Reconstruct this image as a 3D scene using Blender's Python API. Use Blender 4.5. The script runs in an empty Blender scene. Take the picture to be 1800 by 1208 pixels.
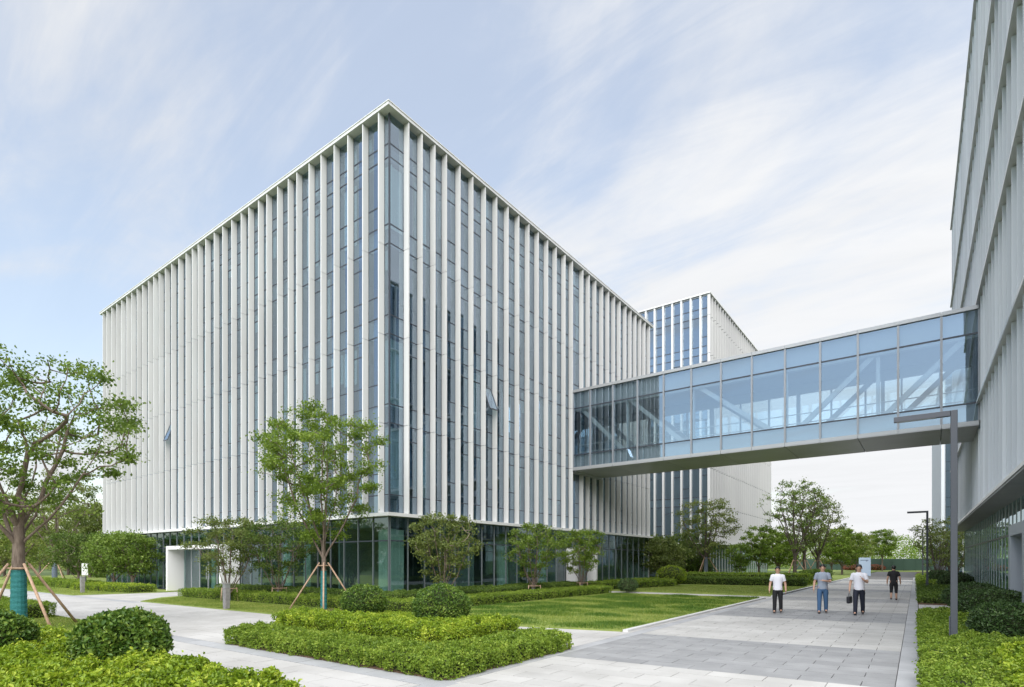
import bpy, math, random
import numpy as np
from mathutils import Vector, Matrix, Euler

# ------------------------------------------------------------------ camera, world, sun, exposure
SC = bpy.context.scene
COL = SC.collection
R = math.radians
F, CH, HY = 985.0, 1.85, 988.0                 # focal length (px of 1800), eye height, horizon row
YAW = math.atan2(710, 985)
FW = (-math.sin(YAW), math.cos(YAW)); RT = (math.cos(YAW), math.sin(YAW))
cam = bpy.data.cameras.new('camera'); camo = bpy.data.objects.new('camera', cam); COL.objects.link(camo)
camo.location = (0, 0, CH); camo.rotation_euler = (R(90), 0, YAW)
cam.sensor_width = 36; cam.lens = F / 1800 * 36; cam.shift_y = (HY - 604) / 1800
cam.clip_start = 0.1; cam.clip_end = 3000
SC.camera = camo

SUN_AZ, SUN_EL = R(152), R(50)
w = bpy.data.worlds.new('World'); SC.world = w; w.use_nodes = True
nt = w.node_tree; nt.nodes.clear()
def wn(t, **k):
    n = nt.nodes.new(t)
    for a, v in k.items(): setattr(n, a, v)
    return n
def wl(a, b): nt.links.new(a, b)
sky = wn('ShaderNodeTexSky', sky_type='NISHITA', sun_disc=False, sun_elevation=SUN_EL, sun_rotation=SUN_AZ,
         air_density=1.35, dust_density=1.2, ozone_density=1.0, altitude=0)
bg1 = wn('ShaderNodeBackground'); bg1.inputs[1].default_value = 0.12; wl(sky.outputs[0], bg1.inputs[0])
tc = wn('ShaderNodeTexCoord')
sep = wn('ShaderNodeSeparateXYZ'); wl(tc.outputs['Generated'], sep.inputs[0])
def wmath(op, a, b=None, c=None):
    m = wn('ShaderNodeMath', operation=op)
    for i, v in enumerate((a, b, c)):
        if v is None: continue
        if isinstance(v, (int, float)): m.inputs[i].default_value = v
        else: wl(v, m.inputs[i])
    return m.outputs[0]
zc = wmath('ADD', wmath('MAXIMUM', sep.outputs[2], 0.0), 0.22)
px_ = wmath('DIVIDE', sep.outputs[0], zc); py_ = wmath('DIVIDE', sep.outputs[1], zc)
cmb = wn('ShaderNodeCombineXYZ'); wl(px_, cmb.inputs[0]); wl(py_, cmb.inputs[1])
mp = wn('ShaderNodeMapping'); wl(cmb.outputs[0], mp.inputs[0])
mp.inputs['Rotation'].default_value = (0, 0, R(-62)); mp.inputs['Scale'].default_value = (0.62, 1.25, 1); mp.inputs['Location'].default_value = (3.1, 1.7, 0)
nz = wn('ShaderNodeTexNoise'); wl(mp.outputs[0], nz.inputs['Vector'])
nz.inputs['Scale'].default_value = 1.55; nz.inputs['Detail'].default_value = 9; nz.inputs['Roughness'].default_value = 0.56; nz.inputs['Distortion'].default_value = 0.6
# the cloud bank thickens to the right (north-east), as in the photograph
trend = wmath('ADD', wmath('MULTIPLY', sep.outputs[0], 0.62), wmath('MULTIPLY', sep.outputs[1], 0.34))
lowh = wmath('MULTIPLY', wmath('POWER', wmath('SUBTRACT', 1.0, wmath('MAXIMUM', sep.outputs[2], 0.0)), 4.0), 0.30)
mp2 = wn('ShaderNodeMapping'); wl(cmb.outputs[0], mp2.inputs[0])
mp2.inputs['Rotation'].default_value = (0, 0, R(-38)); mp2.inputs['Scale'].default_value = (0.7, 3.0, 1); mp2.inputs['Location'].default_value = (7.3, 2.2, 0)
nz2 = wn('ShaderNodeTexNoise'); wl(mp2.outputs[0], nz2.inputs['Vector'])
nz2.inputs['Scale'].default_value = 2.6; nz2.inputs['Detail'].default_value = 10; nz2.inputs['Roughness'].default_value = 0.6; nz2.inputs['Distortion'].default_value = 0.8
trend = wmath('ADD', trend, wmath('MULTIPLY', wmath('SUBTRACT', nz2.outputs[0], 0.5), 1.15))
fac = wmath('ADD', wmath('ADD', wmath('MULTIPLY', wmath('SUBTRACT', nz.outputs[0], 0.5), 3.6), trend), lowh)
mr = wn('ShaderNodeMapRange', interpolation_type='SMOOTHSTEP'); wl(fac, mr.inputs[0])
mr.inputs[1].default_value = -0.62; mr.inputs[2].default_value = 0.45; mr.inputs[3].default_value = 0.42; mr.inputs[4].default_value = 1.0
bg2 = wn('ShaderNodeBackground'); bg2.inputs[0].default_value = (0.965, 0.978, 1.0, 1)
wl(wmath('MULTIPLY_ADD', trend, 0.06, 0.44), bg2.inputs[1])
mx = wn('ShaderNodeMixShader'); wl(mr.outputs[0], mx.inputs[0]); wl(bg1.outputs[0], mx.inputs[1]); wl(bg2.outputs[0], mx.inputs[2])
wo = wn('ShaderNodeOutputWorld'); wl(mx.outputs[0], wo.inputs[0])

sun = bpy.data.lights.new('sun', 'SUN'); suno = bpy.data.objects.new('sun', sun); COL.objects.link(suno)
sun.energy = 2.6; sun.angle = R(75); sun.color = (1, 0.985, 0.965)
SV = Vector((math.cos(SUN_EL) * math.sin(SUN_AZ), math.cos(SUN_EL) * math.cos(SUN_AZ), math.sin(SUN_EL)))
suno.rotation_euler = SV.to_track_quat('Z', 'Y').to_euler(); suno.location = (20, -20, 60)
vs = SC.view_settings
vs.view_transform = 'Standard'; vs.look = 'None'; vs.exposure = 1.05; vs.gamma = 1; vs.use_curve_mapping = False
SC.cycles.transparent_max_bounces = 32; SC.cycles.max_bounces = 8; SC.cycles.diffuse_bounces = 3; SC.cycles.glossy_bounces = 4
SC.cycles.caustics_reflective = False; SC.cycles.caustics_refractive = False

rng = np.random.default_rng(11)
rnd = random.Random(5)

def at(px, d):                                  # a point on the ray of photo column px, d metres ahead
    k = (px - 900) / F * d
    return (d * FW[0] + k * RT[0], d * FW[1] + k * RT[1])

# ------------------------------------------------------------------ materials
def mat(name, base=(0.5, 0.5, 0.5), rough=0.6, metal=0.0, spec=0.5):
    m = bpy.data.materials.new(name); m.use_nodes = True
    b = m.node_tree.nodes['Principled BSDF']
    b.inputs['Base Color'].default_value = (*base, 1); b.inputs['Roughness'].default_value = rough
    b.inputs['Metallic'].default_value = metal; b.inputs['Specular IOR Level'].default_value = spec
    return m
def N(m, t, **k):
    n = m.node_tree.nodes.new(t)
    for a, v in k.items(): setattr(n, a, v)
    return n
def L(m, a, b): m.node_tree.links.new(a, b)
def noise_mat(name, c0, c1, scale=3.0, rough=0.6, detail=6, stretch=(1, 1, 1), lo=0.35, hi=0.65, metal=0.0, bump=0.0, rnd_amt=0.0, spec=0.5, bscale=None):
    m = mat(name, c0, rough, metal, spec); b = m.node_tree.nodes['Principled BSDF']
    g = N(m, 'ShaderNodeNewGeometry'); mp = N(m, 'ShaderNodeMapping'); mp.inputs['Scale'].default_value = stretch
    L(m, g.outputs['Position'], mp.inputs[0])
    n = N(m, 'ShaderNodeTexNoise'); n.inputs['Scale'].default_value = scale; n.inputs['Detail'].default_value = detail
    L(m, mp.outputs[0], n.inputs['Vector'])
    r = N(m, 'ShaderNodeValToRGB'); r.color_ramp.elements[0].position = lo; r.color_ramp.elements[1].position = hi
    r.color_ramp.elements[0].color = (*c0, 1); r.color_ramp.elements[1].color = (*c1, 1)
    L(m, n.outputs[0], r.inputs[0])
    out = r.outputs[0]
    if rnd_amt:
        oi = N(m, 'ShaderNodeObjectInfo'); at_ = N(m, 'ShaderNodeAttribute', attribute_name='rnd')
        s = N(m, 'ShaderNodeMath', operation='ADD'); L(m, oi.outputs['Random'], s.inputs[0]); L(m, at_.outputs['Fac'], s.inputs[1])
        f = N(m, 'ShaderNodeMath', operation='FRACT'); L(m, s.outputs[0], f.inputs[0])
        mm = N(m, 'ShaderNodeMath', operation='MULTIPLY_ADD'); L(m, f.outputs[0], mm.inputs[0]); mm.inputs[1].default_value = rnd_amt; mm.inputs[2].default_value = 1 - rnd_amt / 2
        hs = N(m, 'ShaderNodeHueSaturation'); L(m, out, hs.inputs['Color']); L(m, mm.outputs[0], hs.inputs['Value']); out = hs.outputs[0]
    L(m, out, b.inputs['Base Color'])
    if bump:
        n2 = N(m, 'ShaderNodeTexNoise'); n2.inputs['Scale'].default_value = bscale or scale * 6; n2.inputs['Detail'].default_value = 5
        L(m, g.outputs['Position'], n2.inputs['Vector'])
        bp = N(m, 'ShaderNodeBump'); bp.inputs['Strength'].default_value = bump; bp.inputs['Distance'].default_value = 0.02
        L(m, n2.outputs[0], bp.inputs['Height']); L(m, bp.outputs[0], b.inputs['Normal'])
    return m
def glass_mat(name, tint, refl, base_refl, fr=0.9, wobble=0.0):
    m = bpy.data.materials.new(name); m.use_nodes = True; t = m.node_tree; t.nodes.clear()
    tr = N(m, 'ShaderNodeBsdfTransparent'); tr.inputs[0].default_value = (*tint, 1)
    gl = N(m, 'ShaderNodeBsdfGlossy'); gl.inputs['Color'].default_value = (*refl, 1); gl.inputs['Roughness'].default_value = 0.012
    if wobble:
        g = N(m, 'ShaderNodeNewGeometry'); n = N(m, 'ShaderNodeTexNoise'); n.inputs['Scale'].default_value = 0.55; n.inputs['Detail'].default_value = 1
        L(m, g.outputs['Position'], n.inputs['Vector'])
        bp = N(m, 'ShaderNodeBump'); bp.inputs['Strength'].default_value = wobble; bp.inputs['Distance'].default_value = 0.05
        L(m, n.outputs[0], bp.inputs['Height']); L(m, bp.outputs[0], gl.inputs['Normal'])
    fn = N(m, 'ShaderNodeFresnel'); fn.inputs[0].default_value = 1.55
    ma = N(m, 'ShaderNodeMath', operation='MULTIPLY_ADD', use_clamp=True); L(m, fn.outputs[0], ma.inputs[0]); ma.inputs[1].default_value = fr; ma.inputs[2].default_value = base_refl
    # the coating sits on the outer face of each pane: the inner side of the box only lets light through
    gb_ = N(m, 'ShaderNodeNewGeometry'); inv = N(m, 'ShaderNodeMath', operation='SUBTRACT'); inv.inputs[0].default_value = 1.0; L(m, gb_.outputs['Backfacing'], inv.inputs[1])
    mu = N(m, 'ShaderNodeMath', operation='MULTIPLY'); L(m, ma.outputs[0], mu.inputs[0]); L(m, inv.outputs[0], mu.inputs[1])
    tm = N(m, 'ShaderNodeMix', data_type='RGBA'); L(m, gb_.outputs['Backfacing'], tm.inputs[0]); tm.inputs[6].default_value = (*tint, 1); tm.inputs[7].default_value = (1, 1, 1, 1)
    L(m, tm.outputs[2], tr.inputs[0])
    mxx = N(m, 'ShaderNodeMixShader'); L(m, mu.outputs[0], mxx.inputs[0]); L(m, tr.outputs[0], mxx.inputs[1]); L(m, gl.outputs[0], mxx.inputs[2])
    o = N(m, 'ShaderNodeOutputMaterial'); L(m, mxx.outputs[0], o.inputs[0])
    return m
def leaf_mat(name, c0, c1, c2, trans=0.28, rough=0.5, p=(0.0, 0.5, 1.0)):
    m = mat(name, c1, rough, 0, 0.35); t = m.node_tree; b = t.nodes['Principled BSDF']
    a = N(m, 'ShaderNodeAttribute', attribute_name='rnd')
    r = N(m, 'ShaderNodeValToRGB'); e = r.color_ramp.elements
    e[0].position = p[0]; e[0].color = (*c0, 1); e[1].position = p[2]; e[1].color = (*c2, 1)
    q = e.new(p[1]); q.color = (*c1, 1)
    L(m, a.outputs['Fac'], r.inputs[0]); L(m, r.outputs[0], b.inputs['Base Color'])
    tl = N(m, 'ShaderNodeBsdfTranslucent'); L(m, r.outputs[0], tl.inputs[0])
    mxx = N(m, 'ShaderNodeMixShader'); mxx.inputs[0].default_value = trans
    L(m, b.outputs[0], mxx.inputs[1]); L(m, tl.outputs[0], mxx.inputs[2])
    L(m, mxx.outputs[0], t.nodes['Material Output'].inputs[0])
    return m

M = {}
M['fin'] = noise_mat('white_aluminium', (0.72, 0.725, 0.725), (0.80, 0.805, 0.805), 0.5, 0.42, 7, (3, 3, 0.35), rnd_amt=0.06)
M['fin_right'] = noise_mat('silver_aluminium', (0.72, 0.77, 0.82), (0.79, 0.835, 0.88), 0.5, 0.4, 5, (3, 3, 0.4), rnd_amt=0.16, metal=0.0)
M['fin_back'] = noise_mat('pale_aluminium', (0.68, 0.68, 0.68), (0.77, 0.77, 0.76), 0.12, 0.35, 4, (1, 1, 0.6), metal=0.15)
M['frame'] = mat('dark_frame', (0.055, 0.065, 0.085), 0.4)
M['silver'] = mat('silver_mullion', (0.55, 0.57, 0.60), 0.35, 0.5)
M['bridge_frame'] = mat('bridge_mullion', (0.33, 0.35, 0.38), 0.4, 0.3)
M['mullion'] = mat('grey_mullion', (0.26, 0.29, 0.31), 0.4, 0.4)
M['glass'] = glass_mat('facade_glass', (0.46, 0.60, 0.67), (0.70, 0.84, 0.98), 0.30, 0.95, 0.0)
M['glass_low'] = glass_mat('lobby_glass', (0.45, 0.62, 0.59), (0.74, 0.88, 0.92), 0.15, 0.85, 0.0)
M['glass_bridge'] = glass_mat('bridge_glass', (0.80, 0.90, 0.92), (0.70, 0.85, 1.0), 0.32, 1.0, 0.0)
M['glass_back'] = glass_mat('tower_glass', (0.45, 0.58, 0.66), (0.66, 0.80, 0.96), 0.36, 0.9, 0.0)
M['slab'] = mat('interior_slab', (0.27, 0.29, 0.31), 0.8)
M['spandrel'] = mat('spandrel_panel', (0.34, 0.37, 0.42), 0.6)
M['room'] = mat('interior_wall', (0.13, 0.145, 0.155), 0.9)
M['curtain'] = noise_mat('roller_blind', (0.62, 0.70, 0.67), (0.74, 0.80, 0.77), 1.0, 0.9, 3, (9, 9, 0.3))
M['portal'] = mat('white_portal', (0.80, 0.80, 0.80), 0.45)
M['portal_grey'] = mat('grey_portal', (0.42, 0.45, 0.50), 0.45, 0.2)
M['soffit'] = noise_mat('soffit_metal', (0.37, 0.38, 0.395), (0.43, 0.44, 0.455), 0.6, 0.4, 3, metal=0.2)
M['fascia'] = mat('fascia_metal', (0.46, 0.475, 0.49), 0.38, 0.3)
M['steel'] = mat('grey_steel', (0.40, 0.45, 0.50), 0.5)
M['tile_light'] = noise_mat('light_granite', (0.37, 0.362, 0.345), (0.47, 0.462, 0.443), 0.7, 0.7, 10, rnd_amt=0.12, bump=0.08, bscale=60)
M['tile_dark'] = noise_mat('dark_granite', (0.235, 0.237, 0.24), (0.285, 0.287, 0.29), 1.6, 0.62, 8, rnd_amt=0.14, bump=0.08, bscale=60)
M['tile_path'] = noise_mat('pale_granite', (0.375, 0.365, 0.35), (0.47, 0.46, 0.445), 0.6, 0.72, 10, rnd_amt=0.04, bump=0.08, bscale=60)
M['strip'] = noise_mat('grey_granite', (0.31, 0.315, 0.325), (0.37, 0.375, 0.385), 1.5, 0.65, 7, rnd_amt=0.10, bump=0.06, bscale=60)
M['kerb'] = noise_mat('kerb_granite', (0.50, 0.50, 0.50), (0.56, 0.56, 0.56), 2, 0.7, rnd_amt=0.08)
M['mortar'] = noise_mat('mortar', (0.12, 0.117, 0.114), (0.16, 0.157, 0.154), 3, 0.9)
M['soil'] = noise_mat('soil', (0.09, 0.055, 0.035), (0.16, 0.10, 0.065), 7, 0.95, bump=0.5)
M['turf'] = noise_mat('turf', (0.125, 0.19, 0.028), (0.245, 0.285, 0.07), 0.9, 0.9, 10, lo=0.3, hi=0.7, bump=0.5, bscale=45)
M['field'] = noise_mat('meadow', (0.05, 0.09, 0.02), (0.10, 0.14, 0.04), 0.05, 0.95, 8)
M['blade'] = leaf_mat('grass_blade', (0.06, 0.14, 0.012), (0.23, 0.30, 0.045), (0.42, 0.41, 0.13), 0.25, 0.55)
M['bark'] = noise_mat('bark', (0.13, 0.095, 0.075), (0.22, 0.17, 0.14), 6, 0.9, 8, (4, 4, 0.8), bump=0.6)
M['bark_dark'] = noise_mat('dark_bark', (0.07, 0.055, 0.045), (0.13, 0.105, 0.085), 6, 0.9, 8, (4, 4, 0.8), bump=0.5)
M['wrap'] = noise_mat('teal_wrap', (0.012, 0.13, 0.14), (0.03, 0.20, 0.20), 8, 0.75, 5, (1, 1, 9), bump=0.7)
M['wrap_grey'] = noise_mat('slate_wrap', (0.10, 0.13, 0.18), (0.15, 0.18, 0.23), 8, 0.8, 5, (1, 1, 8))
M['pole'] = noise_mat('fir_pole', (0.36, 0.23, 0.15), (0.50, 0.35, 0.25), 6, 0.8, 5, (2, 2, 0.8), rnd_amt=0.15)
M['lamp'] = mat('slate_lamp_paint', (0.085, 0.092, 0.11), 0.45, 0.3)
M['lamp_lens'] = mat('lamp_lens', (0.25, 0.26, 0.26), 0.3)
M['bollard'] = noise_mat('bollard_stone', (0.20, 0.19, 0.19), (0.28, 0.27, 0.26), 9, 0.7)
M['lime'] = leaf_mat('lime_leaf', (0.11, 0.19, 0.012), (0.24, 0.345, 0.020), (0.48, 0.55, 0.06), 0.32, 0.42)
M['hedge'] = leaf_mat('hedge_leaf', (0.10, 0.17, 0.016), (0.21, 0.315, 0.032), (0.38, 0.47, 0.075), 0.40, 0.45)
M['hedge_dark'] = leaf_mat('dark_hedge_leaf', (0.05, 0.10, 0.014), (0.12, 0.20, 0.026), (0.23, 0.31, 0.06), 0.32, 0.45)
M['bush'] = leaf_mat('bush_leaf', (0.035, 0.085, 0.012), (0.095, 0.18, 0.024), (0.27, 0.36, 0.06), 0.26, 0.42)
M['bush_dark'] = leaf_mat('dark_bush_leaf', (0.024, 0.055, 0.014), (0.052, 0.10, 0.026), (0.12, 0.19, 0.055), 0.15, 0.42)  # darker, less translucent leaf palette than the plain bush leaf
M['tree'] = leaf_mat('tree_leaf', (0.075, 0.135, 0.018), (0.16, 0.25, 0.034), (0.30, 0.39, 0.08), 0.42, 0.45)
M['tree_light'] = leaf_mat('fresh_tree_leaf', (0.085, 0.155, 0.016), (0.175, 0.27, 0.03), (0.31, 0.40, 0.07), 0.42, 0.45)
M['tree_dark'] = leaf_mat('deep_tree_leaf', (0.055, 0.105, 0.018), (0.11, 0.175, 0.03), (0.21, 0.28, 0.06), 0.4, 0.5)
M['tree_olive'] = leaf_mat('olive_tree_leaf', (0.075, 0.115, 0.022), (0.155, 0.20, 0.045), (0.28, 0.32, 0.09), 0.36, 0.5)
M['tree_yellow'] = leaf_mat('yellow_tree_leaf', (0.13, 0.18, 0.035), (0.24, 0.30, 0.06), (0.38, 0.40, 0.12), 0.4, 0.5)
M['red_leaf'] = leaf_mat('red_shrub_leaf', (0.20, 0.05, 0.03), (0.34, 0.10, 0.06), (0.42, 0.17, 0.10), 0.3, 0.5)
M['core'] = noise_mat('inner_shade', (0.018, 0.026, 0.008), (0.035, 0.045, 0.015), 9, 1.0)  # inner shade of hedges and bushes put into a near-black colour
M['fence'] = mat('green_fence', (0.045, 0.085, 0.065), 0.8)
M['sign'] = mat('sign_blue', (0.44, 0.55, 0.70), 0.5)
M['ink'] = mat('sign_ink', (0.05, 0.07, 0.14), 0.6)
M['skin'] = mat('skin', (0.50, 0.30, 0.21), 0.55)
M['hair'] = mat('black_hair', (0.012, 0.011, 0.011), 0.45)
M['cloth_white'] = mat('white_cotton', (0.70, 0.70, 0.76), 0.85)
M['cloth_grey'] = mat('grey_cotton', (0.27, 0.31, 0.38), 0.9)
M['cloth_black'] = mat('black_cotton', (0.012, 0.012, 0.014), 0.85)
M['denim'] = mat('blue_denim', (0.055, 0.12, 0.23), 0.9)
M['navy'] = mat('navy_wool', (0.014, 0.017, 0.032), 0.85)
M['leather'] = mat('black_leather', (0.012, 0.012, 0.018), 0.4)
M['shoe'] = mat('brown_shoe', (0.06, 0.04, 0.035), 0.5)
M['white_paint'] = mat('white_paint', (0.75, 0.75, 0.74), 0.5)

# ------------------------------------------------------------------ helpers
def link(name, me, parent=None, loc=None, kind=None):
    o = bpy.data.objects.new(name, me); COL.objects.link(o)
    if parent: o.parent = parent
    if loc is not None: o.location = loc
    if kind: o['kind'] = kind
    return o
def tag(o, label, cat, group=None, kind=None):
    o['label'] = label; o['category'] = cat
    if group: o['group'] = group
    if kind: o['kind'] = kind
    return o
def thing(name, label, cat, loc=(0, 0, 0), rz=0.0, group=None):
    o = bpy.data.objects.new(name, None); COL.objects.link(o); o.empty_display_size = 0.2
    o.location = loc; o.rotation_euler = (0, 0, rz)
    return tag(o, label, cat, group)
def mesh_np(name, V, Q, m, attr=None, smooth=False):
    """verts (n,3), faces (k,4) or (k,3), optional per-face 'rnd'"""
    me = bpy.data.meshes.new(name); V = np.asarray(V, np.float32); Q = np.asarray(Q, np.int32); k = Q.shape[1]
    me.vertices.add(len(V)); me.vertices.foreach_set('co', V.ravel())
    me.loops.add(Q.size); me.loops.foreach_set('vertex_index', Q.ravel())
    me.polygons.add(len(Q)); me.polygons.foreach_set('loop_start', np.arange(0, Q.size, k, dtype=np.int32))
    me.update(calc_edges=True)
    if attr is not None:
        a = me.attributes.new('rnd', 'FLOAT', 'FACE'); a.data.foreach_set('value', np.asarray(attr, np.float32))
    me.polygons.foreach_set('use_smooth', np.full(len(Q), bool(smooth)))
    if m: me.materials.append(m)
    return me
CUBE = np.array([(-.5, -.5, -.5), (.5, -.5, -.5), (.5, .5, -.5), (-.5, .5, -.5), (-.5, -.5, .5), (.5, -.5, .5), (.5, .5, .5), (-.5, .5, .5)])
CF = np.array([(0, 3, 2, 1), (4, 5, 6, 7), (0, 1, 5, 4), (1, 2, 6, 5), (2, 3, 7, 6), (3, 0, 4, 7)])
UNIT = {}
def unit(m):
    if m not in UNIT: UNIT[m] = mesh_np('box_' + m, CUBE, CF, M[m])
    return UNIT[m]
def box(name, lo, hi, m, parent=None, kind=None):
    """a box as its own object, sharing one mesh per material"""
    o = link(name, unit(m), parent, [(a + b) / 2 for a, b in zip(lo, hi)], kind)
    o.scale = [max(b - a, 1e-4) for a, b in zip(lo, hi)]
    return o
class MB:
    """collects boxes, tubes and polygons into one mesh"""
    def __init__(s): s.V = []; s.Fc = []; s.n = 0
    def add(s, V, Fc):
        s.V += [tuple(v) for v in V]; s.Fc += [tuple(i + s.n for i in f) for f in Fc]; s.n += len(V); return s
    def box(s, lo, hi):
        lo = np.minimum(lo, hi); hi2 = np.maximum(lo, hi)
        return s.add((CUBE + .5) * (np.array(hi2) - lo) + lo, CF)
    def tube(s, a, b, r0, r1=None, n=8, caps=True):
        r1 = r0 if r1 is None else r1
        a = Vector(a); b = Vector(b); d = (b - a).normalized()
        u = d.orthogonal().normalized(); v = d.cross(u)
        V = []
        for p, r in ((a, r0), (b, r1)):
            for i in range(n):
                t = 2 * math.pi * i / n; V.append(p + u * (r * math.cos(t)) + v * (r * math.sin(t)))
        Fc = [(i, (i + 1) % n, n + (i + 1) % n, n + i) for i in range(n)]
        if caps: Fc += [tuple(range(n))[::-1], tuple(range(n, 2 * n))]
        return s.add(V, Fc)
    def bar(s, a, b, w, h):
        a = Vector(a); b = Vector(b); d = (b - a).normalized()
        up = Vector((0, 0, 1)) if abs(d.z) < .95 else Vector((0, 1, 0))
        x = d.cross(up).normalized() * (w / 2); y = x.cross(d).normalized() * (h / 2)
        V = [p + sx * x + sy * y for p in (a, b) for sx, sy in ((-1, -1), (1, -1), (1, 1), (-1, 1))]
        return s.add(V, [(0, 1, 2, 3), (7, 6, 5, 4), (0, 4, 5, 1), (1, 5, 6, 2), (2, 6, 7, 3), (3, 7, 4, 0)])
    def prism(s, poly, z0, z1):
        n = len(poly); V = [(x, y, z0) for x, y in poly] + [(x, y, z1) for x, y in poly]
        return s.add(V, [tuple(range(n))[::-1], tuple(range(n, 2 * n))] + [(i, (i + 1) % n, n + (i + 1) % n, n + i) for i in range(n)])
    def lathe(s, prof, n=16, c=(0, 0, 0)):
        V = [(c[0] + r * math.cos(2 * math.pi * i / n), c[1] + r * math.sin(2 * math.pi * i / n), c[2] + z) for r, z in prof for i in range(n)]
        Fc = [(j * n + i, j * n + (i + 1) % n, (j + 1) * n + (i + 1) % n, (j + 1) * n + i) for j in range(len(prof) - 1) for i in range(n)]
        return s.add(V, Fc)
    def build(s, name, m, parent=None, loc=None, kind=None, smooth=False, bevel=0):
        me = bpy.data.meshes.new(name); me.from_pydata(s.V, [], s.Fc); me.update(); me.materials.append(M[m])
        if smooth: me.polygons.foreach_set('use_smooth', np.ones(len(me.polygons), bool))
        o = link(name, me, parent, loc, kind)
        if bevel:
            b = o.modifiers.new('bevel', 'BEVEL'); b.width = bevel; b.segments = 2; b.limit_method = 'ANGLE'
        return o
def proj_area(p, q):                             # rough size in the photo of a box p..q (world)
    f = p[0] * FW[0] + p[1] * FW[1]
    return 1 / max(f, 1) ** 2

# ------------------------------------------------------------------ ground
def sheet(name, poly, z0, z1, m):
    o = MB().prism(poly, z0, z1).build(name, m); o['kind'] = 'structure'; return o
g = bpy.data.meshes.new('ground'); g.from_pydata([(-900, -900, -.08), (900, -900, -.08), (900, 1400, -.08), (-900, 1400, -.08)], [], [(0, 1, 2, 3)])
g.materials.append(M['field']); link('ground', g, kind='structure')

def inside(x, y, poly):
    c = False; j = len(poly) - 1
    for i in range(len(poly)):
        xi, yi = poly[i]; xj, yj = poly[j]
        if (yi > y) != (yj > y) and x < (xj - xi) * (y - yi) / (yj - yi) + xi: c = not c
        j = i
    return c
LAWN_MAIN = [(-29.3, 11.05), (-22, 11.05), (-15.4, 11.05), (-14.9, 13.0), (-9.2, 13.15), (-6.32, 13.75), (-6.32, 30.4), (-18.5, 30.4), (-18.5, 16.6), (-33.0, 16.6), (-31.6, 12.9)]
LAWN_BACK = [(-18.5, 32.7), (-6.32, 32.4), (-6.32, 127), (-16, 127), (-16, 62), (-18.5, 62)]
LAWN_LEFT = [(-95, 10.9), (-37.7, 10.9), (-37.0, 14.9), (-37.4, 16.6), (-53.2, 16.6), (-53.2, 70), (-95, 70)]
LAWN_TREE = [(-70, -6), (-15.2, -6), (-14.6, 4.2), (-16.2, 5.6), (-20.5, 6.4), (-70, 6.4)]
PLANTER = [(-12.7, 6.5), (-5.95, 6.5), (-5.95, 10.4), (-8.7, 10.75), (-9.25, 13.1), (-14.9, 12.95), (-15.35, 11.1), (-13.7, 8.6)]
BED_FRONT = [(-5.9, 4.05), (-5.9, -3), (-18.5, -3), (-18.5, 4.05)]
for nm, poly, m in (('lawn_main', LAWN_MAIN, 'turf'), ('lawn_back', LAWN_BACK, 'turf'), ('lawn_left', LAWN_LEFT, 'turf'), ('lawn_tree', LAWN_TREE, 'turf')):
    sheet('lawn', poly, -.05, .035, m)
sheet('planting_bed', PLANTER, -.05, .012, 'soil')
sheet('planting_bed', BED_FRONT, -.045, .05, 'soil')
sheet('planting_bed', [(.08, 3), (2.9, 3), (2.9, 23.3), (.08, 23.3)], -.05, .045, 'soil')
sheet('planting_bed', [(.08, 30.2), (2.9, 30.2), (2.9, 126), (.08, 126)], -.05, .045, 'soil')
sheet('mulch_patch', [(-20.1 + .75 * math.cos(i * .5236) * (1 + .15 * math.sin(i * 2.1)), 4.5 + .6 * math.sin(i * .5236)) for i in range(12)], .0, .048, 'soil')
sheet('mulch_patch', [(-18.0 + .75 * math.cos(i * .5236) * (1 + .15 * math.sin(i * 2.1)), 13.1 + .55 * math.sin(i * .5236)) for i in range(12)], .0, .05, 'soil')
sheet('far_lawn', [(-60, 128), (40, 128), (40, 150), (-60, 150)], -.05, .03, 'turf')

def sheared_unit(m, k):
    V = CUBE.copy(); V[:, 1] += V[:, 0] * k
    return mesh_np('slab_' + m, V, CF, M[m])
def tiles(root, rows, part, stuff_name, limit=300):
    """rows: list of (x0,x1,y0,y1,mat,shear). the nearest become parts, the others one mesh per material"""
    rows.sort(key=lambda t: -proj_area(((t[0] + t[1]) / 2, (t[2] + t[3]) / 2), None))
    cache = {}; rest = {}
    for i, (x0, x1, y0, y1, m, sh) in enumerate(rows):
        gx, gy = .006, .005
        cx, cy, sx, sy = (x0 + x1) / 2, (y0 + y1) / 2, x1 - x0 - 2 * gx, y1 - y0 - 2 * gy
        dz = rnd.uniform(-.0015, .0015)
        if i < limit:
            key = (m, round(sh * sx / sy, 3))
            if key not in cache: cache[key] = sheared_unit(m, key[1])
            o = link(part, cache[key], root, (cx, cy, -.018 + dz)); o.scale = (sx, sy, .036)
        else:
            V = CUBE * np.array([sx, sy, .036]); V[:, 1] += V[:, 0] * sh
            rest.setdefault(m, []).append(V + np.array([cx, cy, -.018 + dz]))
    for m, Vs in rest.items():
        n = len(Vs); V = np.concatenate(Vs); Q = (CF[None] + (np.arange(n) * 8)[:, None, None]).reshape(-1, 4)
        link(stuff_name, mesh_np(stuff_name, V, Q, M[m], np.repeat(rng.random(n), 6)), root, kind='stuff')

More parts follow.
